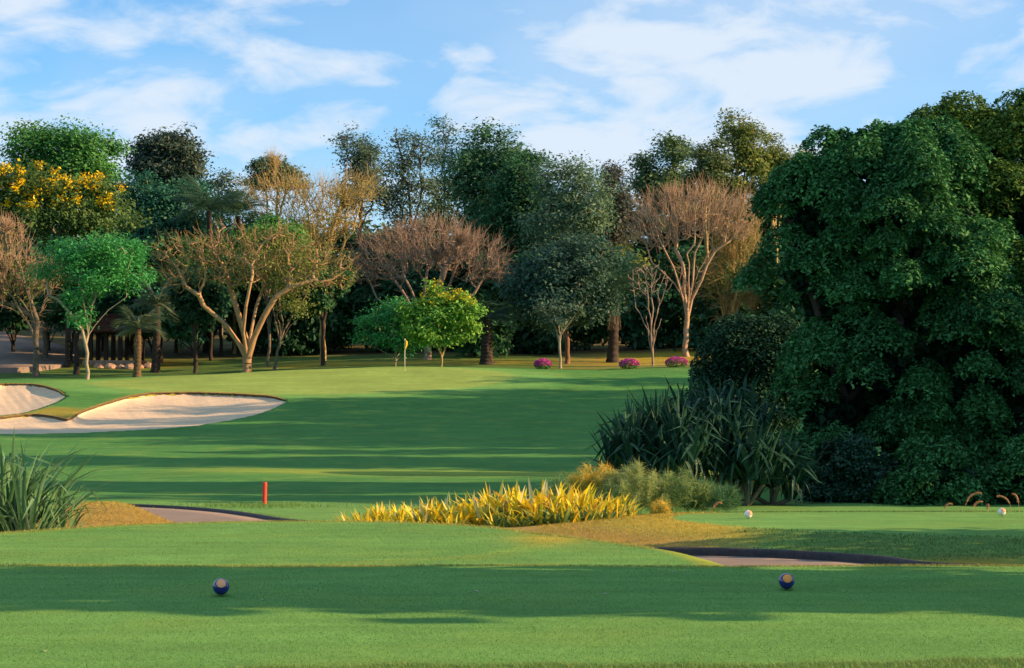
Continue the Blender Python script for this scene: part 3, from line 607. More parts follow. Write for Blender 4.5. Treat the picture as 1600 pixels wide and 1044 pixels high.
tree('blackish_tree', 'very dark dense tree behind the pale-stemmed tree', 822, 161, [(815, 285, 38, 50), (840, 330, 40, 50), (790, 350, 40, 40)], leaf=LD_, bark=BDK, n=300, lpn=34, lsize=.28, r0=.32, seed=45, step=.75)
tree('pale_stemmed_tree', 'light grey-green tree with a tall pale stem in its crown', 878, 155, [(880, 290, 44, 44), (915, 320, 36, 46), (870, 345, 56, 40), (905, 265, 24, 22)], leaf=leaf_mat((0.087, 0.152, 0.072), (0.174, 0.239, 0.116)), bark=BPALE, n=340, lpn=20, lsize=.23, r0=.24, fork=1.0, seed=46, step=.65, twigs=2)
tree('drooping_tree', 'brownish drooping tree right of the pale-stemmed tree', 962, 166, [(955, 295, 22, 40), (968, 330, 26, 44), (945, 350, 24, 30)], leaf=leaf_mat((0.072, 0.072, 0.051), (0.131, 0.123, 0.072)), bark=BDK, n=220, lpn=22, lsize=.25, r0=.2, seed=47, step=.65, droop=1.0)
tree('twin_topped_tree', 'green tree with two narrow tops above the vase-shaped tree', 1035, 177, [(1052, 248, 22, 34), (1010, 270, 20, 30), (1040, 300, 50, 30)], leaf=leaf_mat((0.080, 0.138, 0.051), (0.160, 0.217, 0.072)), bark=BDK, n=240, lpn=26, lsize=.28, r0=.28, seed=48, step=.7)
for i, (u, els, lab) in enumerate([(1105, [(1112, 250, 24, 34), (1100, 290, 34, 30)], 'olive tree with bent trunk, leftmost of the tall olive trees'),
                                   (1160, [(1152, 212, 22, 34), (1172, 225, 28, 36), (1160, 270, 40, 40)], 'tallest olive-leaved tree with bare stems in its crown'),
                                   (1212, [(1205, 248, 22, 36), (1235, 262, 28, 30), (1215, 290, 36, 34)], 'olive tree touching the great dark tree')]):
    tree('olive_tree', lab, u, 167 + 2 * i, els, leaf=LOL if i else leaf_mat((0.087, 0.123, 0.043), (0.160, 0.189, 0.065)), bark=BTAN, n=210, lpn=24, lsize=.24, r0=.26, fork=1.0, seed=50 + i, step=.7, up=.2, twigs=1, group='tall olive trees')
# the dark under-storey: one bush or low tree after another
us_spots = [(-40, 470, 150), (20, 455, 156), (75, 450, 158), (110, 460, 150), (160, 450, 161), (205, 455, 158), (240, 470, 150), (275, 440, 160), (305, 480, 147), (330, 460, 158), (375, 440, 163), (420, 470, 160), (465, 470, 156), (515, 480, 158), (545, 460, 164), (590, 475, 157), (630, 480, 162), (700, 470, 160), (745, 480, 157), (765, 470, 150), (800, 470, 158), (845, 490, 155), (915, 480, 160), (990, 470, 158), (1035, 480, 162), (1085, 460, 158), (1120, 480, 154), (1180, 470, 160), (1240, 470, 150), (1300, 460, 150), (1370, 450, 150)]
us_lab = ['dark shaded bush of the wood behind the left edge, behind the pinkish bare tree', 'dark shaded bush of the wood behind the service road at far left', 'dark shaded bush of the wood behind the grey trunk of the pinkish bare tree', 'dark shaded bush of the wood behind the dark trunk nearer the service road', 'dark shaded bush of the wood behind the pavilion roof', "dark shaded bush of the wood behind the pavilion's right end", 'dark shaded bush of the wood behind the pale drooping palm', 'dark shaded bush of the wood behind the dark trunk right of the pavilion', 'dark shaded bush of the wood behind the low-branching dark tree', "dark shaded bush of the wood behind the umbrella tree's left limbs", "dark shaded bush of the wood behind the umbrella tree's left fork", "dark shaded bush of the wood behind the umbrella tree's main fork", "dark shaded bush of the wood behind the umbrella tree's right limbs", 'dark shaded bush of the wood behind the lone straight dark trunk', 'dark shaded bush of the wood behind the gap right of the lone straight trunk', "dark shaded bush of the wood behind the small bright green tree's left side", 'dark shaded bush of the wood behind the small bright green tree and the flag', "dark shaded bush of the wood behind the yellow-green tree's crown", 'dark shaded bush of the wood behind the gap right of the yellow-green tree', 'dark shaded bush of the wood behind the thick-trunked shadowy palm', 'dark shaded bush of the wood behind the gap between shadowy palm and broad dark tree', "dark shaded bush of the wood behind the broad grey-green tree's left side", 'dark shaded bush of the wood behind the reddish trunk of the broad tree', 'dark shaded bush of the wood behind the gap between skirted palm and bare sapling', 'dark shaded bush of the wood behind the small bare sapling', "dark shaded bush of the wood behind the vase-shaped tree's trunk", 'dark shaded bush of the wood behind the pale bare tree', "dark shaded bush of the wood behind the great dark tree's left flank", 'dark shaded bush of the wood glimpsed behind the great dark tree', 'dark shaded bush hidden behind the middle of the great dark tree', 'dark shaded bush farthest right behind the great dark tree']
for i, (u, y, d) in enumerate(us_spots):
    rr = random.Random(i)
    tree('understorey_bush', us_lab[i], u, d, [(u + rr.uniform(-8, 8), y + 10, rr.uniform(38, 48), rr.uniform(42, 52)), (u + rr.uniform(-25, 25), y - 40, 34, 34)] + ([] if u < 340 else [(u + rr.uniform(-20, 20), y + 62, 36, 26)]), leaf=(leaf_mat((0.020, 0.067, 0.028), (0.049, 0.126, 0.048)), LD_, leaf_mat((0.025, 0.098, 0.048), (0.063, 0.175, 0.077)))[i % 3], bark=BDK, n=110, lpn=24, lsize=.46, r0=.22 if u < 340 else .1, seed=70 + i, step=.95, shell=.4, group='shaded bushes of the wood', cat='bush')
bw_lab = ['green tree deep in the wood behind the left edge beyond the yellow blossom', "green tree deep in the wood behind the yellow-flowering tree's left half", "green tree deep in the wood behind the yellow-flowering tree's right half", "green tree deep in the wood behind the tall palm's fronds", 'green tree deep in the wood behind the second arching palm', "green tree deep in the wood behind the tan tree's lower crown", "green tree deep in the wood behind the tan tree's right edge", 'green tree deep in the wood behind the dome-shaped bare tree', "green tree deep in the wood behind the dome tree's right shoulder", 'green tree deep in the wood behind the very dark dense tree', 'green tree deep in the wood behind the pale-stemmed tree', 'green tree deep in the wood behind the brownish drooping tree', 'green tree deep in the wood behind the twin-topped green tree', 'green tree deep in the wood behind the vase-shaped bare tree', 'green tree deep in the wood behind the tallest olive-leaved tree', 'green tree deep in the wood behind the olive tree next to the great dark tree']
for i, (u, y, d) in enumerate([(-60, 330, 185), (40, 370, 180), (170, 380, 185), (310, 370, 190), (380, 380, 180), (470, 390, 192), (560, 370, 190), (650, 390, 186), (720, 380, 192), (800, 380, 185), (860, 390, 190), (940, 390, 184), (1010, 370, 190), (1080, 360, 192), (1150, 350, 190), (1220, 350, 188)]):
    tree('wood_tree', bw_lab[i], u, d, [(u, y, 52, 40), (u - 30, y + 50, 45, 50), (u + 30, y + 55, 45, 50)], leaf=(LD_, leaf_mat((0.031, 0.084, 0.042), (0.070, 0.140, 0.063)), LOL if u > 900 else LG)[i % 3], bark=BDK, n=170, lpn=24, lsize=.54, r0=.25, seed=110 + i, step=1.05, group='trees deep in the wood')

# ------------------------------------------------------------------ the great dark tree and its neighbours (near, leaf by leaf)
def clump_tree(name, label, base_u, d, els, leaf, n_cl, per, lsize, seed, bark, r0=.3, group=None, cat='tree', cr=(.45, .95), front=True, inner=9000, zmin=.15, fill=LSHADE, droop=.9, inset=0.0, gaps=False):
    """a crown of overlapping drooping leaf domes over an inner mass of leaves and limbs"""
    rng = np.random.default_rng(seed); x0 = (base_u - 800) / F * d; base = np.array([x0, d, hz(x0, d) - .1])
    E = [(np.array(c) - base, r) for c, r in crown_px(els, d, .9)]
    root = thing(name, label, cat, base, group=group)
    # limbs
    attr = in_ellipsoids(rng, [(c, (r[0] * .8, r[1] * .8, r[2] * .8)) for c, r in E], 220, .2); h = max(.4, min(2.0, max(c[2] for c, r in E) * .3))
    pos, par = grow(rng, None, attr, .7, .8, [np.array([0, 0, h * t]) for t in np.linspace(0, 1, 5)], .15, 0.0)
    rad, _ = radii(par, r0, .02); V, Fq = tubes(pos, par, rad, 6); obj('trunk', mesh('trunk', V, Fq, bark, True), root)
    # domes on the outer skin of the union of ellipsoids
    cen, nor = [], []
    w = np.array([r[0] * r[2] for c, r in E]); w = w / w.sum()
    while len(cen) < n_cl:
        k = rng.choice(len(E), p=w); v = rng.normal(0, 1, 3); v /= np.linalg.norm(v)
        if front and v[1] > .35: continue
        c, r = E[k]; r = np.maximum(np.array(r) - inset, .2); p = c + v * r * rng.uniform(.66, 1.16)
        if any((((p - c2) / (np.array(r2) * .82)) ** 2).sum() < 1 for j, (c2, r2) in enumerate(E) if j != k): continue
        if p[2] < zmin or (gaps and p[2] < 5.5 and rng.random() < .45): continue
        cen.append(p); q = v / r; nor.append(q / np.linalg.norm(q))
    LP, OW = [], []
    for p, q in zip(cen, nor):
        R = rng.uniform(*cr); m = int(per * (R / cr[1]) ** 2)
        v = rng.normal(0, 1, (m, 3)); v /= np.linalg.norm(v, axis=1)[:, None]; v[:, 2] = np.abs(v[:, 2]) * 1.0 - .15
        flip = (v * q).sum(1) < -.2; v[flip] -= 2 * (v[flip] * q).sum(1)[:, None] * q
        rr = rng.uniform(.72, 1.05, m)[:, None] * (1 + .18 * np.sin(v[:, :1] * 9 + p[0] * 3) * np.sin(v[:, 1:2] * 8 + p[2]))
        pts = p + v * rr * np.array([R, R, R * .62]); rad_ = np.linalg.norm(pts[:, :2] - p[:2], axis=1)
        pts[:, 2] -= droop * .5 * rad_ ** 2 / R + np.abs(rng.normal(0, .07, m)); LP.append(pts); OW.append(v)
    LP = np.concatenate(LP); OW = np.concatenate(OW); k = LP[:, 2] > 0.03; LP, OW = LP[k], OW[k]
    V, Fq = leaves(rng, LP, lsize, .8, .52, OW * .8, 1.0, .5); obj('crown', mesh('crown', V, Fq, leaf), root)
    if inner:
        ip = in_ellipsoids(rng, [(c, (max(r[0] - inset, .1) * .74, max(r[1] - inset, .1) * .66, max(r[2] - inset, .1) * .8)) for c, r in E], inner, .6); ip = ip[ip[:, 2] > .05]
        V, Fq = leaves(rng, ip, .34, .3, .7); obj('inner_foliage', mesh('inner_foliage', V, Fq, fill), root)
    return root
BFIC = bark_mat((0.03, 0.026, 0.022), (0.06, 0.052, 0.045))
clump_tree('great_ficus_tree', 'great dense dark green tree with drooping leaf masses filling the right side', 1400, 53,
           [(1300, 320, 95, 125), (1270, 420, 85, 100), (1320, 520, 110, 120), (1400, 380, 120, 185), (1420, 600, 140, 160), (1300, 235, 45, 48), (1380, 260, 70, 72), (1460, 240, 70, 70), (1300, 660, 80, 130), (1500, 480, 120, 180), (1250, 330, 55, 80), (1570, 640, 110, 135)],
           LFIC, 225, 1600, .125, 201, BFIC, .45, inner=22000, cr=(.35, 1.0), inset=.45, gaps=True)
clump_tree('yellowish_topped_tree', 'high leafy tree with yellow-green top at the right edge behind the great dark tree', 1570, 54.5,
           [(1485, 212, 72, 74), (1550, 222, 80, 72), (1630, 212, 90, 80), (1540, 300, 110, 100), (1600, 330, 90, 110), (1600, 450, 110, 150)], leaf_mat((0.020, 0.090, 0.026), (0.140, 0.260, 0.045), .2, .6, .12), 300, 1050, .13, 202, BFIC, .4, inner=10000, cr=(.3, .95), inset=.4)
clump_tree('dark_round_bush', 'round dark green bush between the bare trees and the spiky clump', 1165, 62, [(1170, 545, 62, 58), (1130, 565, 38, 45), (1215, 560, 50, 70), (1160, 620, 80, 60)], leaf_mat((0.010, 0.048, 0.030), (0.028, 0.095, 0.045), .12, .6, .1), 130, 620, .12, 203, BDK, .18, cat='bush', inner=5000, inset=.35)
clump_tree('sunlit_shrub', 'pale-tipped leafy shrub at the foot of the great dark tree', 1465, 46.5, [(1455, 735, 40, 50), (1440, 770, 60, 40), (1500, 765, 40, 40)], LFIC, 34, 380, .11, 204, BDK, .06, cat='shrub', cr=(.25, .5), inner=1500)
clump_tree('shaded_shrub', 'bluish shaded shrub between the spiky clump and the pale-tipped shrub', 1315, 47.5, [(1310, 715, 45, 30), (1340, 745, 45, 40), (1290, 770, 40, 40)], leaf_mat((0.010, 0.055, 0.034), (0.030, 0.10, 0.06), .15, .4), 30, 380, .11, 205, BDK, .06, cat='shrub', cr=(.25, .5), inner=1500)
clump_tree('edge_shrub', 'leafy shrub at the right edge of the picture beyond the far tee', 1590, 46.5, [(1595, 735, 35, 45), (1570, 770, 45, 35), (1640, 760, 50, 45)], LFIC, 44, 380, .11, 206, BDK, .06, cat='shrub', cr=(.25, .5), inner=1500)

# ------------------------------------------------------------------ trees beyond the right edge: their shade falls across tees and fairway
def shade_tree(label, x, d, h, r, low, seed, dens=1.0):
    rng = np.random.default_rng(seed); base = np.array([x, d, hz(x, d) - .1]); root = thing('roadside_tree', label, 'tree', base, group='trees along the right side of the hole')
    E = [(np.array([0, 0, (h + low) / 2]), (r, r, (h - low) / 2)), (np.array([r * .3, 0, h * .5]), (r * .9, r * .8, h * .38))]
    attr = in_ellipsoids(rng, E, 160, .2); pos, par = grow(rng, None, attr, r * .25, r * .3, [np.array([0, 0, low * t]) for t in np.linspace(0, 1, 4)]); rad, _ = radii(par, h * .022, .02)
    V, Fq = tubes(pos, par, rad, 5); obj('trunk', mesh('trunk', V, Fq, BGREY, True), root)
    tips = pos[rad < h * .008]; n = int(dens * 55 * h * r); at2 = in_ellipsoids(rng, E, 420, .3); lp = at2[rng.integers(0, len(at2), n)] + rng.normal(0, r * .10, (n, 3))
    V, Fq = leaves(rng, lp, .62 if h > 6 else .34, .4, .65); obj('crown', mesh('crown', V, Fq, LG), root)
for i, (x, d, h, r, low, dens) in enumerate([
        (14.5, 16.9, 11.6, 2.5, .1, 2.8), (18.0, 16.4, 12.5, 1.7, .2, 2.8), (13.0, 28.6, 4.4, 2.0, .1, 3.0), (13.2, 27.0, 4.0, 1.4, .1, 3.0), (17.5, 28.6, 4.8, 1.8, .2, 3.0),
        (22, 46.6, 13.0, 2.4, .3, 2.4), (24, 50.8, 10.0, 3.0, .4, 2.0), (25, 56.0, 9.5, 4.0, .6, 1.6), (33, 66, 25.0, 4.4, .6, 2.0), (33, 74.2, 18.0, 3.0, .8, 2.0), (36, 81.5, 21.0, 4.8, .6, 2.0), (36, 88.5, 27.0, 4.8, .6, 2.1), (37, 96, 23.7, 5.2, .6, 2.1), (39, 103, 23.9, 5.0, .8, 1.9), (40, 110, 19.0, 3.6, 1.0, 1.3), (42, 117, 18.0, 3.0, 1.0, 1.1)]):
    shade_tree('green leafy tree standing beyond the right edge of the picture', x, d, h, r, low, 300 + i, dens)

# ------------------------------------------------------------------ palms
def frond_mesh(name, rng, L, mat, sag=.5, nl=26, ll=.55, w=.035):
    V, Fc = [], []; t = np.linspace(0, 1, 9); cx = L * (t - .18 * t ** 3 * sag); cz = L * (.42 * t - sag * t ** 2 * .95)
    for i in range(9):
        r = .028 * (1 - .8 * t[i]); V += [(cx[i], -r, cz[i]), (cx[i], r, cz[i]), (cx[i], 0, cz[i] + r * 1.4)]
        if i: k = 3 * i; Fc += [(k - 3, k - 2, k + 1, k), (k - 2, k - 1, k + 2, k + 1), (k - 1, k - 3, k, k + 2)]
    for j in range(nl):
        s = .12 + .88 * (j + .5) / nl; px, pz = np.interp(s, t, cx), np.interp(s, t, cz); l = ll * L * (.35 + .65 * math.sin(math.pi * min(1, s * .9 + .08))) * rng.uniform(.85, 1.1)
        for sd in (-1, 1):
            k = len(V); dx = l * .55; V += [(px - w, 0, pz), (px + w, 0, pz), (px + dx + w * .3, sd * l * .75, pz - l * rng.uniform(.25, .55))]; Fc.append((k, k + 1, k + 2))
    me = bpy.data.meshes.new(name); me.from_pydata([tuple(map(float, v)) for v in V], [], Fc); me.materials.append(mat); return me
def palm(label, u, d, crown_y, nf, L, mat, bark, r=.2, skirt=0, group=None, sag=(.35, 1.0), seed=0, dead=None):
    rng = np.random.default_rng(seed); x = (u - 800) / F * d; z = hz(x, d) - .1; root = thing('palm_tree', label, 'palm', (x, d, z), group=group); top = P(u, crown_y, d)[2] - z
    t = np.linspace(0, 1, 26); pos = np.stack([.12 * np.sin(t * 2.2) * top * .15, 0 * t, t * top], 1); rad = r * (1.2 - .35 * t + .12 * (np.arange(26) % 2) + .35 * np.exp(-t * 12))
    V, Fq = tubes(pos, np.arange(-1, 25), rad, 9); obj('trunk', mesh('trunk', V, Fq, bark, True), root); end = pos[-1]
    ms = [frond_mesh('frond', rng, L, mat, s) for s in np.linspace(sag[0], sag[1], 4)]
    for i in range(nf):
        o = obj('frond', ms[i % 4], root, loc=end + np.array([0, 0, .1])); o.rotation_euler = (rng.normal(0, .15), -rng.uniform(-.25, .75) if i % 2 else -rng.uniform(.2, 1.0), i * 2.4 + rng.normal(0, .2)); s = rng.uniform(.8, 1.1); o.scale = (s, s, s)
    if skirt:
        dm = frond_mesh('dead_frond', rng, L * .8, dead, .15, 20, .28, .03)
        for i in range(skirt):
            o = obj('dead_frond', dm, root, loc=end - np.array([0, 0, rng.uniform(.0, .7)])); o.rotation_euler = (rng.normal(0, .1), rng.uniform(1.55, 1.9), i * 2.4)
    return root
LPALM = leaf_mat((0.030, 0.070, 0.035), (0.065, 0.115, 0.055)); LPALE = leaf_mat((0.10, 0.13, 0.07), (0.17, 0.19, 0.10)); LDEAD = leaf_mat((0.13, 0.085, 0.05), (0.22, 0.15, 0.09), .1)
palm('palm with a skirt of dead brown hanging fronds on the dry bank', 957, 144, 450, 26, 3.2, LPALM, BDK, .34, 34, seed=1, dead=LDEAD)
palm('short stubby palm with rough fibrous trunk and pale fronds on the left lawn', 214, 132, 515, 18, 2.0, LPALE, bark_mat((0.05, 0.04, 0.025), (0.14, 0.105, 0.055), 7), .22, 6, seed=2, dead=LDEAD)
palm('palm with pale drooping fronds behind the short stubby palm', 243, 141, 478, 16, 2.3, LPALE, BDK, .26, seed=3)
palm('tall palm whose dark fronds arch above the umbrella-shaped tree', 322, 160, 330, 24, 3.4, LPALM, BDK, .22, seed=4)
palm('palm with arching dark fronds left of the tan tree', 368, 163, 338, 24, 3.2, LPALM, BDK, .22, seed=5)
palm('thick-trunked shadowy palm right of the yellow-green tree', 760, 140, 500, 16, 2.4, leaf_mat((0.02, 0.05, 0.03), (0.05, 0.09, 0.05)), BDK, .38, 8, seed=6, dead=LDEAD)

# ------------------------------------------------------------------ dark slim trunks round the pavilion
for i, (u, d, lab) in enumerate([(104, 146, 'dark trunk left of the pavilion, nearer the road'), (119, 140, 'dark thick trunk just behind the feathery tree'), (250, 150, 'dark trunk right of the pavilion'), (305, 138, 'dark low-branching tree on the shaded lawn, left of the umbrella-shaped tree'), (330, 152, 'dark trunk behind the umbrella-shaped tree'), (345, 156, 'thin dark trunk farther behind the umbrella-shaped tree'), (282, 160, 'thin sunlit trunk at the edge of the shade'), (366, 158, 'short sunlit tan trunk close behind the umbrella-shaped tree')]):
    tree('shade_tree', lab, u, d, [(u, 455, 32, 26), (u + (12 if i % 2 else -12), 480 if i == 3 else 440, 30, 22)], leaf=(LD_, leaf_mat((0.02, 0.06, 0.03), (0.04, 0.095, 0.04)))[i % 2], bark=BTAN if i >= 6 else BDK, n=90, lpn=34, lsize=.30, r0=.27 if i < 3 else .2, fork=.95, seed=150 + i, step=.8, group='slim trees by the pavilion')

# ------------------------------------------------------------------ small building kit
def box(x0, x1, y0, y1, z0, z1, bev=0.0):
    if bev <= 0:
        v = [(x, y, z) for z in (z0, z1) for y in (y0, y1) for x in (x0, x1)]; return v, [(0, 2, 3, 1), (4, 5, 7, 6), (0, 1, 5, 4), (2, 6, 7, 3), (0, 4, 6, 2), (1, 3, 7, 5)]
    b = bev; ring = lambda z, k: [(x0 + k + b, y0 + k, z), (x1 - k - b, y0 + k, z), (x1 - k, y0 + k + b, z), (x1 - k, y1 - k - b, z), (x1 - k - b, y1 - k, z), (x0 + k + b, y1 - k, z), (x0 + k, y1 - k - b, z), (x0 + k, y0 + k + b, z)]
    v = ring(z0, 0) + ring(z1 - b, 0) + ring(z1, b); f = [tuple(range(7, -1, -1)), tuple(range(16, 24))]
    for o in (0, 8): f += [(o + i, o + (i + 1) % 8, o + 8 + (i + 1) % 8, o + 8 + i) for i in range(8)]
    return v, f
def part(name, vf, mat, parent, smooth=False): return obj(name, mesh(name, vf[0], vf[1], mat, smooth), parent)
def pavilion():
    d = 150; x = (182 - 800) / F * d; z = hz(x, d); root = thing('garden_pavilion', 'dark open pavilion with tiled hip roof half hidden by trees', 'pavilion', (x, d, z))
    wood = plain('dark_timber', (0.035, 0.024, 0.018), .8, .2, .3, 8); tile = plain('roof_tiles', (0.085, 0.04, 0.03), .8, .2, .35, 5, .3); stone = plain('pavilion_plinth', (0.30, 0.22, 0.16), .9, .1, .25, 3, .3)
    part('plinth', box(-2.3, 2.3, -1.8, 1.8, -.3, .22, .04), stone, root)
    for px in (-1.75, -.55, .55, 1.75):
        for py in (-1.35, 1.35): part('post', box(px - .16, px + .16, py - .16, py + .16, .22, 2.35, .02), wood, root)
    part('beam', box(-2.0, 2.0, -1.6, -1.28, 2.35, 2.6, .02), wood, root); part('beam', box(-2.0, 2.0, 1.28, 1.6, 2.35, 2.6, .02), wood, root)
    roof = part('roof', ([(-2.7, -2.2, 2.55), (2.7, -2.2, 2.55), (2.7, 2.2, 2.55), (-2.7, 2.2, 2.55), (-.9, 0, 3.9), (.9, 0, 3.9), (-2.7, -2.2, 2.45), (2.7, -2.2, 2.45), (2.7, 2.2, 2.45), (-2.7, 2.2, 2.45)],
                  [(0, 1, 5, 4), (1, 2, 5), (2, 3, 4, 5), (3, 0, 4), (9, 8, 7, 6), (0, 6, 7, 1), (1, 7, 8, 2), (2, 8, 9, 3), (3, 9, 6, 0)]), tile, root)
    for i in range(9):
        t = i / 9; a = -2.2 + 2.2 * t; zz = 2.56 + 1.35 * t; hw = 2.72 - 1.8 * t
        part('tile_course', box(-hw, hw, a - .03, a + .24, zz, zz + .07), tile, roof)
pavilion()
def lathe(prof, n=24):
    V, Fc = [], []
    for r, z in prof: V += [(r * math.cos(a), r * math.sin(a), z) for a in np.arange(n) / n * 2 * math.pi]
    for i in range(len(prof) - 1): Fc += [(i * n + k, i * n + (k + 1) % n, (i + 1) * n + (k + 1) % n, (i + 1) * n + k) for k in range(n)]
    Fc += [tuple(range(n - 1, -1, -1)), tuple((len(prof) - 1) * n + k for k in range(n))]; return V, Fc
ROCK = plain('garden_rock', (0.34, 0.25, 0.18), .9, .1, .3, 4, .4)
for i, (u, d, s) in enumerate([(154, 146, .30), (172, 145.5, .36), (188, 145.6, .28), (203, 145.2, .36), (217, 146, .30), (232, 146.4, .36)]):
    rng = np.random.default_rng(400 + i); V, Fc = lathe([(.55, 0), (1.0, .25), (1.05, .7), (.8, 1.1), (.35, 1.3)], 11); V = np.array(V) * s * (1 + rng.normal(0, .07, (len(V), 1))); V[:, 0] *= 1.2
    x = (u - 800) / F * d
    tag(obj('garden_boulder', mesh('garden_boulder', V, Fc, ROCK), loc=(x, d, hz(x, d) - .08)), 'low tan boulder in the row before the pavilion', 'boulder', 'boulders before the pavilion')

# ------------------------------------------------------------------ flag, stake, tee markers
fx, fy = (632.5 - 800) / F * 127.0, 127.0; fz = hz(fx, fy)
root = thing('flagstick', 'white flagstick with limp yellow flag on the green', 'flag', (fx, fy, fz))
obj('pole', mesh('pole', *lathe([(.019, -.05), (.019, .9), (.016, 2.0), (.013, 2.13)], 10), plain('white_pole', (.75, .73, .62), .4, .4, .05), True), root)
obj('cup_rim', mesh('cup_rim', *lathe([(.058, -.03), (.062, .006), (.05, .007)], 16), plain('cup', (.7, .7, .68), .5), True), root)
def flag_mesh():
    n, m = 14, 10; V = []
    for i in range(n):
        t = i / (n - 1)
        for j in range(m):
            s = j / (m - 1); w = .155 * (.55 + .75 * math.sin(math.pi * min(1, t * .9 + .15))); a = s * 2.6 * math.pi
            V.append((.012 + w * s - .06 * s * t, .075 * math.sin(a + t * 1.2) * (.4 + t), 2.10 - .66 * t * (1 - .12 * s) - .14 * s))
    idx = np.arange(n * m).reshape(n, m); fq = np.stack([idx[:-1, :-1], idx[1:, :-1], idx[1:, 1:], idx[:-1, 1:]], -1).reshape(-1, 4); return V, fq
o = obj('flag', mesh('flag', *flag_mesh(), plain('yellow_flag', (.85, .58, .02), .7, .2, .08, transl=.25), True), root); md = o.modifiers.new('thick', 'SOLIDIFY'); md.thickness = .004
sx, sy = P(413, 792, 46.0)[0], 46.0; sz = hz(sx, sy)
root = thing('hazard_stake', 'red hazard stake standing beside the cart path', 'stake', (sx, sy, sz)); root.rotation_euler = (0, math.radians(1.2), .3)
RED = plain('red_paint', (.62, .045, .018), .5, .4, .12, 10)
part('post', lathe([(.052, -.1), (.052, .50), (.050, .515)], 20), RED, root, False); part('cap', lathe([(.050, .5152), (.053, .519), (.053, .540), (.044, .552), (.02, .556)], 20), RED, root, True)
def tee_marker(label, u, y, d, R, main, disc, spot_az, spot_el, group, tilt=0.0, spot_r=.62):
    x = (u - 800) / F * d; z = hz(x, d); root = thing('tee_marker', label, 'tee marker', (x, d, z), group=group); lift = .012
    th = np.linspace(0, math.pi, 25); c = R + lift
    ball = obj('ball', mesh('ball', *lathe([(max(1e-4, R * math.sin(t)), c - R * math.cos(t)) for t in th], 40), main, True), root)
    part('peg', lathe([(.006, -.06), (.009, .0), (.012, lift), (.02, lift + .012)], 12), PEG, root, True)
    # the coloured disc is a shallow cap let into the ball
    cap = obj('disc', mesh('disc', *lathe([(R * 1.006 * math.sin(a), R * 1.012 * math.cos(a)) for a in np.linspace(spot_r, 0.002, 10)], 32), disc, True), ball, loc=(0, 0, c))
    rim = obj('disc_rim', mesh('disc_rim', *lathe([(R * k * math.sin(spot_r + a), R * k * math.cos(spot_r + a)) for a, k in ((.05, 1.0), (.035, 1.018), (-.01, 1.018), (-.03, 1.0))], 32), RIM, True), ball, loc=(0, 0, c))
    v = Vector((math.sin(spot_az) * math.cos(spot_el), -math.cos(spot_az) * math.cos(spot_el), math.sin(spot_el))); e = v.to_track_quat('Z', 'Y').to_euler(); cap.rotation_euler = e; rim.rotation_euler = e
PEG = plain('peg_metal', (.03, .03, .03), .5); RIM = plain('disc_rim', (.03, .03, .07), .5)
BLUE = plain('navy_gloss', (.010, .012, .16), .16, .5, .1, 3, coat=.6); WHITE = plain('white_gloss', (.78, .77, .75), .25, .5, .04, 4, coat=.3)
def disc_mat(a, b):
    q = Nodes('disc'); n = q.noise(40, 3); return q.surf(q.mix(q.ramp(n, .35, .65), a, b), .6, .3)
COP = disc_mat((.80, .34, .06), (.74, .30, .08)); COP2 = disc_mat((.82, .40, .18), (.74, .34, .20)); CORAL = disc_mat((.75, .25, .12), (.70, .32, .2))
D1 = 1.6 * F / (931 - 653.0); D2 = 1.6 * F / (921 - 653.0)
tee_marker('glossy navy ball tee marker with pinkish disc, at left on the near tee', 347.5, 931, D1, .0745, BLUE, COP2, math.radians(10), math.radians(33), 'navy tee markers')
tee_marker('glossy navy ball tee marker with orange disc, at right on the near tee', 1227, 921, D2, .0745, BLUE, COP, math.radians(0), math.radians(28), 'navy tee markers')
tee_marker('white ball tee marker with orange disc beside the golden bank', 1168, 810, 34.2, .072, WHITE, CORAL, math.radians(42), math.radians(25), 'white tee markers')
tee_marker('white ball tee marker with orange disc among curling grass heads', 1563, 806, 35.1, .072, WHITE, CORAL, math.radians(30), math.radians(30), 'white tee markers')

# ------------------------------------------------------------------ strap-leaved plants: every leaf a mesh of its own
def strap(name, L, W, arch, mat, fold=.25, seg=7, tipdroop=0.0, kink=None):
    V, Fc = [], []; px = pz = 0.0; ang = math.radians(86); ds = L / seg
    for i in range(seg + 1):
        t = i / seg; w = W * (.55 + .9 * t if t < .35 else .865 * (1 - ((t - .35) / .65) ** 2.2) + .02) * .5
        n = np.array([-math.sin(ang), 0, math.cos(ang)]); V += [(px, -w, pz), tuple(np.array([px, 0, pz]) - n * w * fold * -1 * -1), (px, w, pz)]
        if i: k = 3 * i; Fc += [(k - 3, k - 2, k + 1, k), (k - 2, k - 1, k + 2, k + 1)]
        a = arch / seg * (0.4 + 1.6 * t)
        if kink and abs(t - kink) < .5 / seg: a += 1.5
        ang -= a; px += math.cos(ang) * ds; pz += math.sin(ang) * ds
    me = bpy.data.meshes.new(name); me.from_pydata([tuple(map(float, v)) for v in V], [], Fc); me.materials.append(mat); me.polygons.foreach_set('use_smooth', np.ones(len(me.polygons), bool)); return me
def straps(rng, root, n, vs, spread, tilt, sc=(.75, 1.15), base_r=.1, org=(0, 0, 0), name='leaf'):
    for i in range(n):
        o = obj(name, vs[int(rng.integers(len(vs)))], root); a = rng.uniform(0, 2 * math.pi); r = base_r * math.sqrt(rng.random())
        o.location = (org[0] + r * math.cos(a), org[1] + r * math.sin(a), org[2]); s = rng.uniform(*sc); o.scale = (s, s * rng.uniform(.85, 1.15), s)
        o.rotation_euler = (rng.normal(0, .22), rng.uniform(*tilt), a + rng.normal(0, spread))
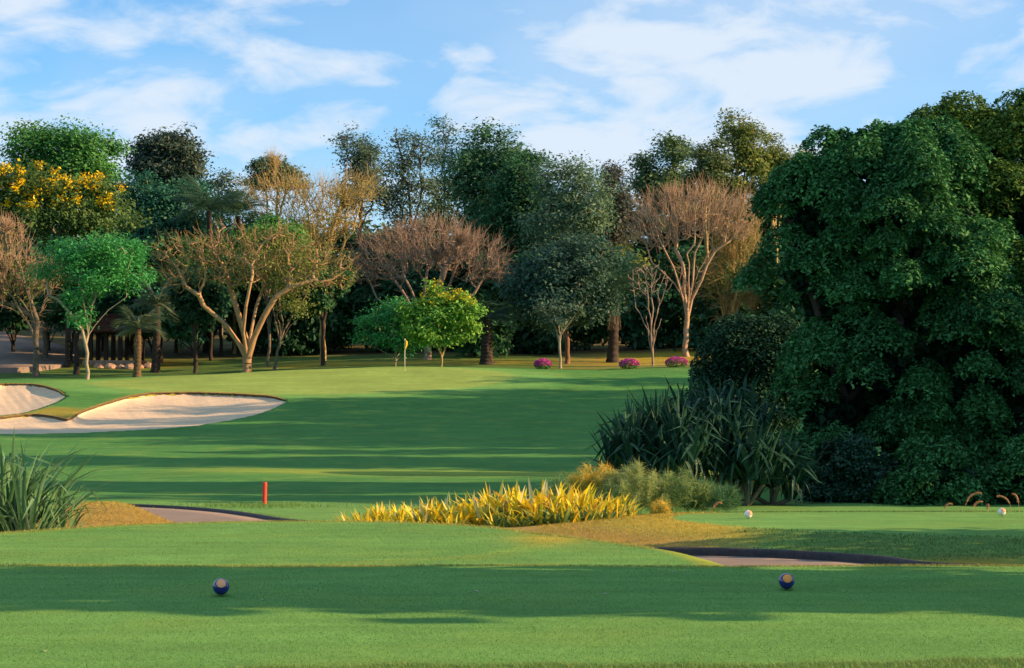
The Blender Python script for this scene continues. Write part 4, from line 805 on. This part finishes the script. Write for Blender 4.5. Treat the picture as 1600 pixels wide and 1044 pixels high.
SY = [leaf_mat((0.62, 0.55, 0.02), (0.78, 0.70, 0.03), .35, .5), leaf_mat((0.55, 0.40, 0.02), (0.70, 0.52, 0.03), .3, .5), leaf_mat((0.42, 0.48, 0.05), (0.58, 0.62, 0.14), .3, .5)]
SO = leaf_mat((0.55, 0.24, 0.03), (0.65, 0.36, 0.04), .3, .5); SGN = [leaf_mat((0.10, 0.20, 0.05), (0.22, 0.30, 0.07), .25, .5), leaf_mat((0.05, 0.13, 0.06), (0.10, 0.20, 0.08), .25, .5)]; SPA = leaf_mat((0.45, 0.50, 0.24), (0.60, 0.62, 0.36), .25, .5)
gv_y = [strap('leaf', .54, .070, a, m) for m in SY for a in (.2, .6, 1.1)] ; gv_o = [strap('leaf', .55, .08, a, SO) for a in (.15, .4)]; gv_g = [strap('leaf', .46, .075, a, m) for m in SGN for a in (.5, 1.2)]; gv_p = [strap('leaf', .58, .06, a, SPA) for a in (.1, .3)]
rng = np.random.default_rng(7); gold_lab = 'yellow and green strap-leaved plant in the golden bed beyond the near tees'
spots = []
for u, y, d, s, kind in [(560, 0, 37.6, .62, 0), (582, 0, 36.9, .7, 0), (604, 0, 37.7, .66, 0), (626, 0, 37.1, .72, 0), (648, 0, 37.8, .68, 0), (668, 0, 37.0, .82, 0), (690, 0, 37.8, .82, 0), (712, 0, 36.9, .88, 0), (734, 0, 37.8, .9, 0), (756, 0, 37.1, .98, 0), (776, 0, 38.0, 1.15, 1), (798, 0, 37.2, 1.05, 0), (818, 0, 37.9, 1.15, 1), (842, 0, 37.2, 1.12, 1), (862, 0, 38.0, 1.2, 1), (884, 0, 37.1, 1.1, 1), (908, 0, 37.8, 1.05, 0), (926, 0, 37.0, .9, 0), (948, 0, 37.7, .82, 0), (968, 0, 37.1, .68, 0), (850, 0, 36.2, .72, 2), (880, 0, 36.0, .75, 2), (915, 0, 36.1, .7, 2), (820, 0, 36.2, .62, 2), (948, 0, 36.3, .62, 2), (780, 0, 36.3, .6, 2), (700, 0, 36.4, .5, 2), (640, 0, 36.3, .5, 2), (590, 0, 36.3, .5, 2)]:
    x = (u - 800) / F * d; root = thing('golden_strap_plant', gold_lab, 'plant', (x, d, hz(x, d) - .03), group='golden bedding plants')
    vs = gv_y * 3 + gv_g + (gv_o if kind == 1 else []) + gv_p if kind < 2 else gv_g * 3 + gv_y
    straps(rng, root, 66 if kind < 2 else 48, vs, .5, (-.1, .85), (.82 * s, 1.5 * s), .30)
# dark spiky clump: screw-pine heads on leaning stems
PD = [leaf_mat((0.008, 0.044, 0.028), (0.022, 0.080, 0.050), .12, .5, .15), leaf_mat((0.011, 0.055, 0.032), (0.032, 0.10, 0.06), .12, .5, .15)]; PBR = leaf_mat((0.10, 0.12, 0.05), (0.16, 0.18, 0.09), .1)
pv = [strap('leaf', 1.55, .115, a, m, .35, 8, kink=k) for m in PD for a, k in ((.3, None), (.3, .7), (.35, .6), (.4, .5))]; pvb = [strap('leaf', 1.2, .08, 1.6, PBR, .35, 8, kink=.4)]
rng = np.random.default_rng(8); pan = [(985, 46.0, 668, 'spiky dark green plant at the left end of the spiky clump'), (1025, 46.6, 645, 'spiky dark green plant, second from the left in the spiky clump'), (1062, 45.6, 662, 'spiky dark green plant low in front of the spiky clump'), (1075, 47.2, 628, 'upright spiky plant reaching highest left in the spiky clump'), (1118, 46.4, 635, 'broad spiky plant in the middle of the spiky clump'), (1152, 47.4, 622, 'spiky plant at the back of the clump against the dark bush'), (1165, 45.8, 680, 'spiky plant with hanging kinked leaves, right of the middle'), (1205, 46.2, 705, 'spiky plant with fanned leaves at the right end of the spiky clump')]
for u, d, y, lab in pan:
    x = (u - 800) / F * d; z = hz(x, d) - .05; root = thing('spiky_plant', lab, 'plant', (x, d, z), group='dark spiky clump'); top = P(u, y, d)[2] - z
    heads = [(0, 0, top - .75), (.4, -.2, top - 1.15), (-.4, .1, top - 1.1), (.1, -.45, top * .4)]
    pos = [np.zeros(3)]; par = [-1]
    for hx, hy, hh in heads:
        prev = 0
        for t in (.35, .7, 1.0): pos.append(np.array([hx * t, hy * t, max(.1, hh) * t])); par.append(prev); prev = len(pos) - 1
    V, Fq = tubes(np.array(pos), np.array(par), np.full(len(pos), .055), 7); obj('stem', mesh('stem', V, Fq, BGREY, True), root)
    for k, h in enumerate(heads): straps(rng, root, 44, pv * 3 + (pvb if k else []), .3, (-.25, .45), (.7, 1.08), .12, (h[0], h[1], max(.1, h[2])))
    straps(rng, root, 30, pv * 2 + pvb, .3, (.5, 1.3), (.7, 1.0), .12, (0, 0, max(.3, top * .35)))
# pale green reed clump at the left edge
RD = [leaf_mat((0.09, 0.23, 0.10), (0.19, 0.36, 0.17), .25, .5, .15), leaf_mat((0.06, 0.17, 0.07), (0.12, 0.26, 0.11), .25, .5, .15)]; RY = leaf_mat((0.30, 0.32, 0.16), (0.42, 0.42, 0.2), .2)
rv = [strap('leaf', 1.75, .075, a, m, .3, 8, kink=k) for m in RD for a, k in ((.25, None), (.7, None), (.3, .8), (1.1, None))] + [strap('leaf', 1.0, .045, .3, RY)]
rng = np.random.default_rng(9)
for u, d, s, n, lab in [(-45, 31.2, 1.1, 80, 'tall pale green reed plant cut by the left edge'), (12, 31.6, 1.22, 110, 'tallest pale green reed plant by the left edge'), (48, 31.0, .95, 85, 'arching pale green reed plant right of the tallest one'), (92, 31.4, .62, 55, 'low pale green reed plant with long arching outer leaves')]:
    x = (u - 800) / F * d; root = thing('reed_plant', lab, 'reed', (x, d, hz(x, d) - .05), group='reed clump at the left edge'); straps(rng, root, n, rv, .4, (-.15, .62), (.6 * s, 1.2 * s), .25)
# feathery fine-leaved plants between golden bed and spiky clump
def feathery(label, u, d, w, h, mats, n, seed):
    rng = np.random.default_rng(seed); x = (u - 800) / F * d; root = thing('feathery_plant', label, 'plant', (x, d, hz(x, d) - .04), group='feathery plants by the golden bed')
    ns = 46; a = rng.uniform(0, 6.28, ns); r = np.sqrt(rng.random(ns)) * w * .8; tip = np.stack([r * np.cos(a), r * np.sin(a) * .7, h * (1 - .45 * (r / w) ** 2) * rng.uniform(.55, 1.0, ns)], 1); foot = tip * np.array([.25, .25, 0])
    side = rng.normal(0, 1, (ns, 3)); side[:, 2] = 0; side /= np.linalg.norm(side, axis=1)[:, None]; mid = foot * .4 + tip * .6 + np.array([0, 0, h * .1]); q = .004
    V = np.stack([foot - side * q, foot + side * q, mid + side * q, mid - side * q, tip + side * q * .5, tip - side * q * .5], 1).reshape(-1, 3); k = np.arange(ns)[:, None] * 6; obj('stems', mesh('stems', V, np.concatenate([k + np.array([[0, 1, 2, 3]]), k + np.array([[3, 2, 4, 5]])]), mats[0]), root)
    for mi, mt in enumerate(mats):
        m = n // len(mats); src = rng.integers(0, ns, m); p = tip[src] + rng.normal(0, .05, (m, 3)); p = p * (1 - .55 * rng.random(m)[:, None] ** 2 * np.array([.3, .3, 1]))
        dr = rng.normal(0, 1, (m, 3)) + np.array([0, 0, .35]); dr /= np.linalg.norm(dr, axis=1)[:, None]; ln = rng.uniform(.10, .26, m)[:, None]; sd = np.cross(dr, rng.normal(0, 1, (m, 3))); sd /= np.linalg.norm(sd, axis=1)[:, None]; e = p + dr * ln; e[:, 2] -= .06 * ln[:, 0]
        V = np.stack([p - sd * .0045, p + sd * .0045, e], 1).reshape(-1, 3); V[:, 2] = np.maximum(V[:, 2], .0); obj('foliage', mesh('foliage', V, np.arange(3 * m).reshape(m, 3), mt), root)
FG = leaf_mat((0.180, 0.285, 0.075), (0.330, 0.420, 0.135), .3, .56); FGD = leaf_mat((0.045, 0.150, 0.068), (0.105, 0.240, 0.105), .25, .56); FGO = leaf_mat((0.675, 0.450, 0.045), (0.900, 0.600, 0.075), .3, .56); FGP = leaf_mat((0.270, 0.375, 0.150), (0.450, 0.540, 0.255), .3, .56)
feathery('wispy plant with golden tips left of the spiky clump', 935, 41.5, .75, 1.2, [FG, FGO], 9500, 1); feathery('soft pale green wispy plant under the spiky clump', 990, 41.2, .95, 1.12, [FG, FGP], 11000, 2)
feathery('darker green wispy plant in front of the spiky clump', 1055, 41.6, 1.0, 1.05, [FGD, FG], 10000, 3); feathery('low green wispy plant beside the white tee marker', 1110, 41.8, .75, .75, [FGD], 8000, 4); feathery('faint thin wispy plant behind the golden bed', 880, 42.4, .6, .95, [FGD, FG], 2600, 5); feathery('small golden wispy tuft on the bank by the wispy plants', 1030, 38.6, .16, .30, [FGO, FG], 1600, 6)
# purple flowering bushes beyond the green
for u, d, w, lab in [(848, 133.5, .62, 'low purple-flowering bush, leftmost, at the back edge of the green'), (983, 134, .72, 'purple-pink flowering bush below the palm with a skirt'), (1057, 135, .80, 'rounded bright purple-flowering bush nearest the great dark tree')]:
    rng = np.random.default_rng(int(u)); x = (u - 800) / F * d; z = hz(x, d); root = thing('flowering_bush', lab, 'bush', (x, d, z), group='purple flowering bushes')
    p = in_ellipsoids(rng, [(np.array([0, 0, .28]), (w, w * .8, .36))], 900, .6); p = p[p[:, 2] > .02]; obj('foliage', mesh('foliage', *leaves(rng, p, .12, .4), LG), root)
    p = in_ellipsoids(rng, [(np.array([0, 0, .34]), (w, w * .8, .40))], 900, .9); p = p[p[:, 2] > .22]; obj('blossoms', mesh('blossoms', *leaves(rng, p, .11, .6, .8), FLP), root)
# curling foxtail grass heads on the far tee's back edge
STK = plain('dry_stalk', (.45, .30, .12), .8, .2); PLM = leaf_mat((.42, .24, .12), (.58, .36, .2), .3)
for i, (u, h, bend, lab) in enumerate([(1112, .22, 1, 'short curling grass head left of the white tee marker at the golden bank'), (1472, .20, 1, 'curling grass head, leftmost by the right-hand white tee marker'), (1505, .40, 1, 'tall curling grass head left of the right-hand white tee marker'), (1517, .24, 1, 'low leaning grass head left of the right-hand white tee marker'), (1541, .18, .1, 'short upright grass head just left of the right-hand white tee marker'), (1578, .34, -1, 'arching grass head just right of the right-hand white tee marker'), (1590, .38, -.4, 'crossing grass head at the right edge'), (1606, .32, 1, 'grass head bending in from the right edge')]):
    d = 36.3; x = (u - 800) / F * d; root = thing('foxtail_grass', lab, 'grass head', (x, d, hz(x, d) - .03), group='foxtail grass heads'); rng = np.random.default_rng(500 + i)
    t = np.linspace(0, 1, 14); pos = np.stack([.55 * h * bend * t ** 2.4 * 1.4, 0 * t, h * (1.5 * t - .48 * t ** 3.5)], 1); V, Fq = tubes(pos, np.arange(-1, 13), np.full(14, .0028), 5); obj('stalk', mesh('stalk', V, Fq, STK), root)
    pl = pos[6:]; V, Fq = tubes(pl, np.arange(-1, len(pl) - 1), 0.012 * np.sin(np.linspace(.35, 2.9, len(pl))) + .004, 8); m = 260; s = rng.integers(0, len(pl), m); q = pl[s]; dr = rng.normal(0, 1, (m, 3)); dr /= np.linalg.norm(dr, axis=1)[:, None]
    V2 = np.stack([q + rng.normal(0, .004, (m, 3)), q + dr * .03 + .001, q + dr * .03 - .001, q + rng.normal(0, .004, (m, 3))], 1).reshape(-1, 3); obj('plume', mesh('plume', np.concatenate([V, V2]), np.concatenate([Fq, np.arange(4 * m).reshape(m, 4) + len(V)]), PLM), root)

# ------------------------------------------------------------------ loose grass: tufts on edges and in the near rough
def blades(name, pts, hgt, mat, seed, lean=.35, w=.004, label=None):
    rng = np.random.default_rng(seed); n = len(pts); a = rng.uniform(0, 6.28, n); dr = np.stack([np.cos(a), np.sin(a), 0 * a], 1); h = hgt * rng.uniform(.5, 1.2, n)[:, None]; sd = np.stack([-np.sin(a), np.cos(a), 0 * a], 1) * w
    m = pts + dr * h * lean * .35 + np.array([0, 0, 1]) * h * .6; t = pts + dr * h * lean * rng.uniform(.5, 1.6, n)[:, None] + np.array([0, 0, 1]) * h
    V = np.stack([pts - sd, pts + sd, m + sd * .7, m - sd * .7, t], 1).reshape(-1, 3); k = np.arange(n)[:, None] * 5
    o = obj(name, mesh(name, V, [tuple(q) for q in np.concatenate([k + np.array([[0, 1, 2, 3]])]).tolist()] + [tuple(q) for q in (k + np.array([[3, 2, 4]])).tolist()], mat), kind='stuff'); tag(o, label, 'grass'); return o
rng = np.random.default_rng(77)
GB = leaf_mat((0.10, 0.20, 0.04), (0.22, 0.30, 0.07), .3); GBD = leaf_mat((0.28, 0.26, 0.05), (0.44, 0.34, 0.08), .3)
n = 26000; x = rng.uniform(-4, 4.2, n); e = np.interp(x, [a for a, _ in ROUGH_EDGE], [b for _, b in ROUGH_EDGE]) + .05 * np.sin(x * 7) ; y = e - np.abs(rng.normal(0, .35, n)) ; pts = np.stack([x, y, height(x, y) - .004], 1)
blades('rough_grass', pts[:22500], .032, GB, 1, .8, .0022, 'longer rough grass along the bottom edge of the picture'); blades('dry_grass', pts[22500:], .030, GBD, 2, 1.0, .002, 'dry straw-coloured grass mixed in the near rough')
n = 9000; x = rng.uniform(-6.2, 6.2, n); y = 20.74 + rng.normal(0, .035, n); pts = np.stack([x, y, height(x, y) - .004], 1); blades('edge_grass', pts, .028, GBD, 3, .9, .0025, 'dry fringe of grass along the far edge of the near tee')
n = 9000; tl = np.array(TEE2[:60]); s = rng.uniform(0, len(tl) - 1.01, n); i0 = s.astype(int); pxy = tl[i0] + (tl[i0 + 1] - tl[i0]) * (s - i0)[:, None] + rng.normal(0, .06, (n, 2)); k = (np.abs(pxy[:, 0]) < 10) & (pxy[:, 1] > 22.4); pxy = pxy[k]
blades('collar_grass', np.stack([pxy[:, 0], pxy[:, 1], height(pxy[:, 0], pxy[:, 1]) - .004], 1), .035, GBD, 4, .9, .003, 'golden fringe of grass along the back edge of the second tee')
n = 5000; x = rng.normal(sx, 1.6, n); y = 45.6 + rng.normal(0, .5, n); k = rng.random(n) < np.exp(-np.abs(x - sx) / 1.4); pts = np.stack([x, y, height(x, y) - .01], 1)[k]; blades('stake_grass', pts, .10, GB, 5, .6, .005, 'unmown grass round the red hazard stake')
DIV = plain('dry_leaf', (.55, .55, .45), .8, .2, .2)
for i, (u, y) in enumerate([(413, 937), (568, 922), (744, 923), (945, 928), (1052, 893), (1315, 923), (75, 1015)]):
    d = 1.6 * F / (y - 653.0); x = (u - 800) / F * d; rr = random.Random(i); s = rr.uniform(.02, .035)
    V = [(-s, 0, 0), (-.2 * s, -.4 * s, .012), (s, 0, .006), (-.2 * s, .45 * s, .01)]
    o = tag(obj('fallen_leaf', mesh('fallen_leaf', V, [(0, 1, 2, 3)], DIV), loc=(x, d, hz(x, d) + .004)), 'tiny pale dry leaf lying on the near tee', 'leaf', 'dry leaves on the near tee'); o.rotation_euler = (0, 0, rr.uniform(0, 6)); md = o.modifiers.new('thick', 'SOLIDIFY'); md.thickness = .002

# short turf blades that give the mown lawns their grain
def turf(name, x, y, hgt, w, mat, seed, label):
    rng = np.random.default_rng(seed); n = len(x); p = np.stack([x, y, height(x, y) - .002], 1); a = rng.uniform(0, 6.28, n); h = hgt * rng.uniform(.5, 1.3, n); sd = np.stack([np.cos(a), np.sin(a), 0 * a], 1) * w; t = p + np.stack([rng.normal(0, .7, n) * h, rng.normal(0, .7, n) * h, h], 1)
    tag(obj(name, mesh(name, np.stack([p - sd, p + sd, t], 1).reshape(-1, 3), np.arange(3 * n).reshape(n, 3), mat), kind='stuff'), label, 'grass')
rng = np.random.default_rng(99); TB = leaf_mat((0.075, 0.24, 0.045), (0.17, 0.36, 0.08), .3, .6, .1)
n = 150000; y = rng.uniform(12.2, 20.7, n); x = rng.uniform(-1, 1, n) * (y * .275 + .4); turf('turf_grass', x, y, .011, .0035, TB, 1, 'short mown grass of the near tee')
n = 60000; y = rng.uniform(22.3, 33, n); x = rng.uniform(-10, 3.0, n); k = polydist(x, y, TEE2) < -.05; turf('turf_grass', x[k], y[k], .014, .005, TB, 2, 'short mown grass of the second tee')
n = 40000; y = rng.uniform(27, 37.5, n); x = rng.uniform(0.5, 10.5, n); k = (polydist(x, y, TEE3) > -.1) & (linedist(x, y, PATH_C.tolist())[0] > 1.75) & (polydist(x, y, TEE2) > .3); kg = k & (x > 3.9 + .3 * np.sin(y * 3)); turf('bank_rough', x[kg], y[kg], .035, .006, leaf_mat((0.05, 0.12, 0.03), (0.12, 0.20, 0.05), .3, .6, .1), 7, 'rough grass on the front bank of the far tee'); k = k & ~kg; turf('bank_grass', x[k], y[k], .035, .006, leaf_mat((0.28, 0.24, 0.04), (0.44, 0.37, 0.07), .3, .6, .1), 3, 'short dry grass on the bank of the far tee')
n = 14000; y = rng.uniform(35.5, 41, n); x = rng.uniform(-11, -5, n); k = linedist(x, y, PATH_C.tolist())[0] > 1.7; turf('hump_grass', x[k], y[k], .04, .007, leaf_mat((0.28, 0.24, 0.04), (0.46, 0.38, 0.07), .3, .6, .1), 4, 'short golden grass on the hump by the cart path')
s_ = rng.uniform(0, len(KERB_R) - 1.01, 9000); i0 = s_.astype(int); kl = offset_line(KERB_R, -.14); q = kl[i0] + (kl[i0 + 1] - kl[i0]) * (s_ - i0)[:, None] + rng.normal(0, .04, (9000, 2)); turf('kerb_grass', q[:, 0], q[:, 1], .09, .006, GB, 5, 'unmown grass growing along the back of the kerb')
q = np.concatenate([np.array([(u - 800) / F * dd, dd]) + rng.normal(0, .035, (160, 2)) for u, dd in ((347.5, D1), (1227, D2))]); turf('marker_grass', q[:, 0], q[:, 1], .03, .0028, GB, 6, 'uncut grass round the pegs of the navy tee markers')
